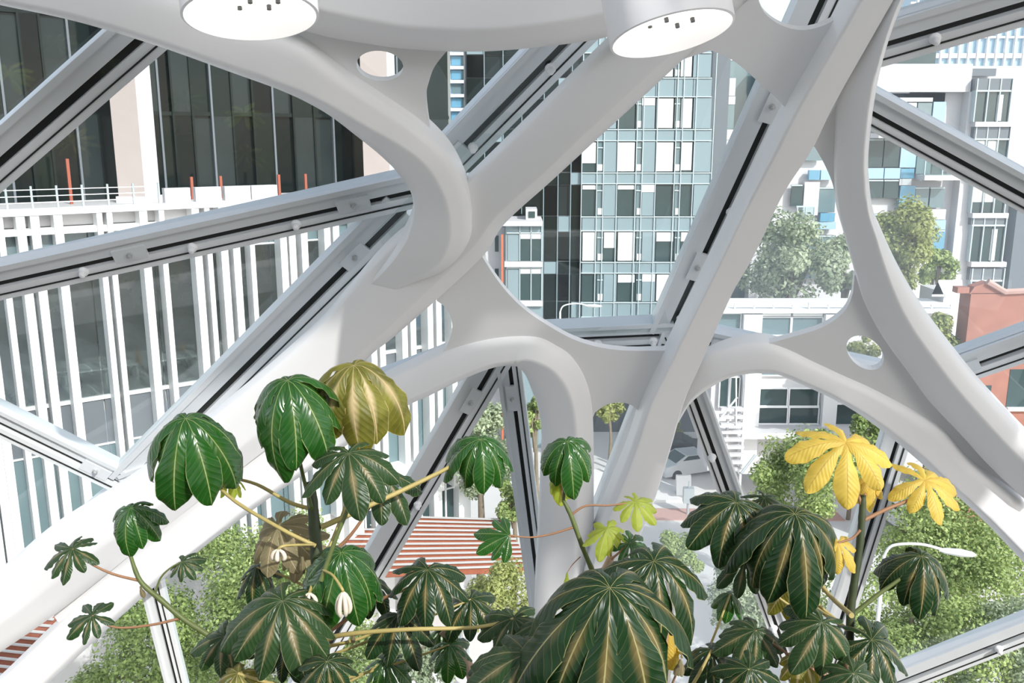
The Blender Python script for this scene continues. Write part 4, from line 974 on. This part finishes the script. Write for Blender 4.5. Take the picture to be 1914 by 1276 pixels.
leaf(pA, 662,684,2.85,190,-.05,1.75,20,(.08,-.05),'olive',10,[(600,1060),(650,930,2.95),(668,790,3.0)],seed=11)
leaf(pA, 652,848,2.6,128,-.1,1.05,10,(0,-.12),'grey',9,[(600,1085),(628,1005),(655,930)],'stem_green',.006,seed=4)
leaf(pA, 712,885,3.0,108,.05,1.0,70,(.15,-.1),'grey',8,[(600,1050),(655,1000),(700,930)],'petiole_red',seed=6)
leaf(pA, 898,822,2.9,132,-.15,1.65,10,(.05,-.1),'green',9,[(600,985,2.8),(700,940,2.85),(800,893,2.9),(860,860,2.92)],'petiole',.0075,seed=7)
leaf(pA, 522,985,2.9,100,-.2,1.1,-20,(-.2,-.35),'brown',9,[(592,1030),(560,1020)],'petiole',.004,seed=8)
leaf(pA, 432,893,2.95,50,.5,1.3,40,(.1,-.1),'lime',6,[(578,950),(540,938),(480,905)],'petiole',.006,seed=9)
leaf(pA, 638,1033,2.65,170,.1,1.55,10,(.12,-.15),'green',10,[(598,1100),(615,1060)],'petiole',.006,seed=10)
leaf(pA, 529,1124,2.55,165,-.15,1.25,-10,(0,-.12),'grey',11,[(604,1250),(570,1190,2.65)],'petiole',.006,seed=12)
leaf(pA, 799,1065,2.75,118,-.05,1.0,0,(.05,-.15),'dark',9,[(602,1190),(690,1130,2.8),(770,1095)],'petiole_red',.005,seed=13)
leaf(pA, 745,1150,2.8,105,.1,1.15,30,(.1,-.1),'dark',9,[(602,1210),(680,1190)],'petiole',.005,seed=14)
leaf(pA, 960,1156,2.6,92,-.05,1.1,-10,(-.05,-.15),'grey',9,[(604,1200,2.7),(640,1186,2.65),(760,1176,2.6),(890,1172,2.62)],'petiole',.0065,seed=15)
leaf(pA, 611,1236,2.4,90,.1,1.1,20,(.1,-.15),'dark',9,[(606,1300),(608,1270)],'petiole',.004,seed=16)
leaf(pA, 445,1258,2.6,70,.1,1.1,-20,(0,-.2),'olive',8,[(604,1290),(520,1280)],'petiole',.006,seed=17)
leaf(pA, 720,1235,2.9,80,.1,1.2,0,(0,-.1),'green',8,[(604,1290),(660,1270)],'petiole',.004,seed=18)
leaf(pA, 480,1060,3.0,80,.3,1.3,-30,(0,-.1),'dark',8,[(594,1110),(540,1080)],'petiole',.004,seed=19)
def catkins(pl, px, py, depth, n, ln, up_pts):
    fr = None; top = atD(px, py, depth); rnd = random.Random(px)
    w3 = cr([tuple(atD(*p)) for p in up_pts] + [tuple(top)], 5)
    ped = MB().tube(w3, .004, 6).build('peduncle', M['petiole'], pl, 60)
    for i in range(n):
        a = 2 * math.pi * i / n; o = Vector((math.cos(a), math.sin(a), 0)); L = ln * depth / F * rnd.uniform(.85, 1.05)
        pts = [top, top + o * .013 - WZ * L * .3, top + o * .018 - WZ * L * .7, top + o * .012 - WZ * L]
        MB().tube(cr([tuple(q) for q in pts], 3), [.002, .0035, .005, .006, .0065, .0068, .0068, .0065, .0055, .002], 7).build('catkin', M['catkin'], ped, 60)
catkins(pA, 641, 1105, 2.5, 6, 50, [(604,1065,2.6),(622,1075,2.55),(638,1098,2.5)])
catkins(pA, 578, 1108, 2.6, 4, 26, [(592,1070,2.7),(584,1090,2.65)])
catkins(pA, 520, 1026, 2.65, 4, 22, [(590,1018,2.75),(560,1018,2.7),(530,1020,2.65)])
for (x, y, l_, s_) in ((565, 1040, 40, 21), (785, 1125, 32, 22), (660, 1180, 26, 23)):   # withered bracts
    leaf(pA, x, y, 2.75, l_, .9, 1.5, 0, (0, 0), 'brown', 2, None, spread=40, wid=.4, seed=s_)

leaf(pA, 880,1120,2.95,90,.0,1.1,20,(.05,-.1),'dark',8,[(602,1230),(760,1170,2.9)],'petiole',.004,seed=24)
leaf(pA, 690,1085,3.0,85,.1,1.2,30,(.1,-.1),'dark',8,[(600,1150),(650,1110)],'petiole',.004,seed=25)
leaf(pA, 840,1205,2.9,75,.1,1.2,20,(.05,-.1),'green',8,[(604,1280),(740,1240,2.9)],'petiole',.004,seed=26)
leaf(pA, 560,1010,3.0,85,-.1,1.0,60,(.1,-.3),'brown',8,[(592,1050)],'petiole',.004,seed=27)
leaf(pA, 420,1190,2.75,85,.0,1.1,-40,(0,-.15),'grey',9,[(604,1290),(500,1230)],'petiole',.005,seed=28)
leaf(pA, 540,1205,2.7,80,.2,1.3,0,(0,-.1),'dark',8,[(604,1280),(580,1240)],'petiole',.004,seed=29)

# slender left branch
DB = 3.0
pB = plant('cecropia_sapling', (atD(480, 1400, DB).x, atD(480, 1400, DB).y, 16.3), 'slender branching stem with small leaves in front of the lower left ribs')
stem(pB, [(243,1035,DB),(262,1085,DB),(300,1120,DB),(345,1158,DB),(400,1195,DB),(450,1250,DB),(480,1330,DB)], [.006,.008,.009,.009,.01,.011,.012], 'stem_green', nodes=1); down(pB, 480, 1330, DB, .012, 'stem_green')
leaf(pB, 245,950,DB,96,-.1,1.5,10,(0,-.15),'green',10,[(243,1035),(246,1000)],'stem_green',.006,seed=31)
leaf(pB, 136,1026,DB,72,.0,.75,-75,(-.1,-.2),'grey',9,[(262,1085),(210,1072),(165,1050)],'petiole_red',.004,seed=32)
leaf(pB, 173,1150,DB,62,.0,.75,-70,(-.1,-.25),'grey',8,[(338,1155),(280,1168),(215,1172)],'petiole_red',.004,seed=33)
leaf(pB, 341,1050,DB,48,.0,.9,60,(0,-.2),'grey',8,[(290,1110),(300,1080),(320,1060)],'stem_green',.003,seed=34)
leaf(pB, 262,1095,DB,28,1.1,1.5,20,(0,0),'brown',2,None,spread=40,seed=35)

# middle stem before the column
DC = 3.1
pC = plant('cecropia_sapling', (atD(1150, 1400, DC).x, atD(1150, 1400, DC).y, 16.3), 'thin green stem with sparse young leaves in front of the white column')
stem(pC, [(1053,935,DC),(1068,965,DC),(1088,1020,DC),(1112,1078,DC),(1130,1130,DC),(1150,1250,DC),(1158,1340,DC)], [.006,.008,.008,.009,.012,.014,.016], 'stem_green', nodes=1); down(pC, 1158, 1340, DC, .016, 'stem_green')
stem(pC, [(1142,1040,DC+.05),(1128,1085,DC+.05),(1112,1125,DC+.05),(1100,1200,DC+.05),(1110,1340,DC+.05)], [.012,.026,.030,.032,.034], 'trunk_pink', 'trunk', 1); down(pC, 1110, 1340, DC+.05, .034, 'trunk_pink')
leaf(pC, 1060,826,DC,110,-.1,1.5,5,(0,-.12),'green',9,[(1053,935),(1058,880)],'stem_green',.005,seed=41)
leaf(pC, 1047,866,DC+.1,85,.9,1.5,0,(0,0),'lime',5,[(1053,935)],'petiole_red',.004,spread=150,seed=42)
leaf(pC, 1187,938,DC,60,-.1,.9,60,(.1,-.2),'lime',8,[(1068,962),(1095,945),(1140,944)],'petiole_red',.0035,seed=43)
leaf(pC, 1135,988,DC-.1,62,.2,1.0,10,(0,-.3),'lime',9,[(1142,1040),(1140,1015)],'petiole_red',.003,seed=44)
leaf(pC, 1178,1014,DC-.1,58,0,.9,70,(.1,-.25),'green',8,[(1142,1045),(1160,1030)],'petiole_red',.0035,seed=45)
leaf(pC, 952,1000,DC,74,.1,.5,-85,(0,-.5),'green',6,[(1072,985),(1030,998),(990,1004)],'petiole_red',.0035,spread=200,seed=46)
leaf(pC, 1060,1070,DC,46,1.0,1.5,0,(0,0),'lime',2,[(1085,1040),(1070,1055)],'petiole_red',.0015,spread=30,wid=.3,seed=47)

# right stem with yellow leaves
DD = 2.6
pD = plant('cecropia_plant', (atD(1585, 1400, DD).x, atD(1585, 1400, DD).y, 16.3), 'upright stem topped with bright yellow leaves on the right')
stem(pD, [(1613,925,DD),(1612,950,DD),(1608,1010,DD),(1598,1080,DD),(1590,1150,DD),(1586,1290,DD)], [.008,.0095,.0105,.011,.0115,.013], 'stem_dark', nodes=1); down(pD, 1586, 1290, DD, .013)
leaf(pD, 1580,828,DD,122,-.2,.8,-25,(0,-.3),'yellow',8,[(1612,950),(1598,905),(1586,870)],'petiole_red',.005,seed=51)
leaf(pD, 1626,888,DD+.05,72,.5,1.5,10,(0,-.1),'yellow',7,[(1612,940)],'petiole_red',.005,seed=52)
leaf(pD, 1728,898,DD,100,-.2,.85,70,(.1,-.35),'yellow',8,[(1614,972),(1660,950),(1705,930)],'petiole_red',.005,seed=53)
leaf(pD, 1566,1014,DD-.1,74,.2,.95,-15,(0,-.55),'yellow',8,[(1608,990),(1592,1006)],'petiole_red',.0035,seed=54)
leaf(pD, 1486,962,DD-.15,222,-.05,1.62,5,(0,-.08),'dark',11,[(1592,1150),(1540,1100,2.75),(1500,1020,2.7)],'petiole',.006,seed=55)
leaf(pD, 1376,940,DD,136,-.1,1.15,-40,(-.05,-.15),'dark',10,[(1590,1180),(1480,1100,2.8),(1420,1010,2.7)],'petiole',.005,seed=56)
leaf(pD, 1428,930,DD+.25,66,.0,1.0,30,(.1,-.2),'grey',8,[(1590,1180,2.7),(1480,1080,2.9)],'petiole',.004,seed=57)
leaf(pD, 1722,1040,DD,126,-.1,1.55,10,(.05,-.1),'dark',10,[(1592,1150),(1640,1112),(1690,1075)],'stem_green',.006,seed=58)
leaf(pD, 1392,1048,DD+.1,74,.1,1.1,-20,(0,-.15),'grey',7,[(1588,1200),(1460,1120)],'petiole',.004,seed=59)
leaf(pD, 1536,1163,DD-.2,108,.0,1.0,-30,(0,-.25),'grey',9,[(1588,1260),(1560,1200)],'petiole_red',.004,seed=60)
leaf(pD, 1412,1178,DD-.1,98,.05,1.1,-35,(0,-.2),'grey',9,[(1588,1280),(1500,1240)],'petiole_red',.004,seed=61)
leaf(pD, 1629,1196,DD-.1,120,-.05,.95,60,(.1,-.25),'dark',9,[(1588,1260)],'petiole',.004,seed=62)
leaf(pD, 1595,1258,DD-.3,84,.0,.9,20,(.05,-.35),'grey',9,[(1588,1290)],'petiole',.004,seed=63)
leaf(pD, 1484,1065,DD+.15,112,1.1,1.5,0,(0,0),'olive',7,[(1590,1180),(1520,1120,2.8)],'petiole',.004,seed=64)
leaf(pD, 1500,1225,DD,70,.2,1.2,0,(0,-.1),'olive',8,[(1588,1280)],'petiole',.004,seed=65)

# low plant in the front, mostly below the frame
DE = 2.05
pE = plant('cecropia_plant', (atD(1180, 1500, DE+.3).x, atD(1180, 1500, DE+.3).y, 16.3), 'low front plant with one huge dark pleated leaf at the bottom centre')
a = atD(1180, 1420, DE+.3)
MB().tube([a + WZ * .25, a, Vector((a.x, a.y, 16.28))], [.014, .018, .024], 10).build('stem', M['stem_green'], pE, 60)
leaf(pE, 1140,1100,DE,335,.0,1.55,-5,(0,-.10),'dark',11,[(1180,1380,DE+.3),(1160,1220,DE+.2)],'petiole',.008,seed=71,wid=.34)
leaf(pE, 1222,1050,DE+.35,190,-.05,1.2,45,(.1,-.12),'dark',9,[(1180,1380,DE+.3),(1210,1200,DE+.4)],'petiole',.007,seed=72)
leaf(pE, 985,1222,DE+.1,150,.15,1.1,-35,(-.05,-.2),'grey',9,[(1180,1400,DE+.3),(1060,1300,DE+.2)],'petiole',.006,seed=73)
leaf(pE, 1250,1172,DE+.6,105,.9,1.5,20,(0,0),'yellow',6,[(1180,1390,DE+.3),(1230,1280,DE+.5)],'petiole_red',.004,seed=74)
leaf(pE, 1365,1110,DE+.7,66,.4,1.3,10,(0,-.1),'green',8,[(1180,1400,DE+.3),(1300,1260,DE+.6)],'petiole',.004,seed=75)
leaf(pE, 1272,1232,DE+.2,40,.8,1.5,0,(0,0),'brown',3,[(1180,1400,DE+.3),(1250,1290,DE+.25)],'petiole_red',.003,spread=90,seed=76)
leaf(pE, 1330,1215,DE+.5,95,.2,1.2,20,(0,-.1),'dark',8,[(1180,1400,DE+.3),(1280,1300,DE+.4)],'petiole',.005,seed=77)
leaf(pE, 935,1240,DE+.5,95,.05,1.1,-30,(0,-.15),'dark',9,[(1180,1400,DE+.3),(1010,1330,DE+.5)],'petiole',.005,seed=79)
leaf(pE, 1010,1165,DE+.45,90,.1,1.2,-20,(0,-.1),'grey',8,[(1180,1400,DE+.3),(1060,1260,DE+.5)],'petiole',.004,seed=80)
leaf(pE, 1400,1250,DE+.3,90,.0,1.0,10,(0,-.2),'dark',9,[(1180,1400,DE+.3),(1330,1330,DE+.3)],'petiole',.005,seed=81)
# pinkish bare branch
pF = plant('bare_branch', (atD(900, 1400, 3.0).x, atD(900, 1400, 3.0).y, 16.3), 'pinkish jointed bare branch low between the leaves')
stem(pF, [(826,1178,3.0),(850,1205,3.0),(872,1238,3.0),(890,1290,3.0),(900,1340,3.0)], [.014,.016,.018,.019,.02], 'trunk_pink', 'trunk', 1); down(pF, 900, 1340, 3.0, .02, 'trunk_pink')
leaf(pF, 826,1176,3.0,60,.3,1.2,0,(0,-.1),'green',6,None,seed=78)

# low plants by the glass below the picture, mirrored in the upper left panes
for i, (x, y, z, ln, kd) in enumerate(((-2.92, 4.06, 17.05, .33, 'grey'), (-3.15, 4.32, 16.72, .34, 'grey'), (-2.30, 4.22, 16.9, .3, 'lime'), (-2.37, 4.5, 16.55, .28, 'olive'), (-4.2, 4.3, 16.8, .34, 'olive'), (-3.66, 3.95, 17.6, .3, 'grey'), (-4.2, 4.1, 17.4, .33, 'lime'))):
    g = empty('understorey_plant', (x, y - .3, 16.3), 'low %s rosette plant by the glass, mirrored %s' % (('grey-green', 'grey-green', 'lime', 'olive', 'olive', 'grey-green', 'lime')[i], ('just right of the stone column', 'low right of the stone column', 'high in the middle of the dark windows', 'low in the middle of the dark windows', 'left of the stone column', 'near the top left corner', 'at the left edge of the corner pane')[i]), 'plant', 'low plants by the glass')
    mb = MB(); lobed_leaf(mb, Vector((x, y, z)), Vector((.1, -.1, 1)), Vector((.3, -1, 0)), ln, 9, -.1, .7, random.Random(i), 330, .2, .3)
    lf = mb.build('leaf', LM[kd], g, 180)
    MB().tube([(x, y - .3, 16.29), (x, y - .2, (z + 16.3) / 2), (x, y, z)], [.014, .010, .006], 7).build('stem', M['stem_green'], g, 60)
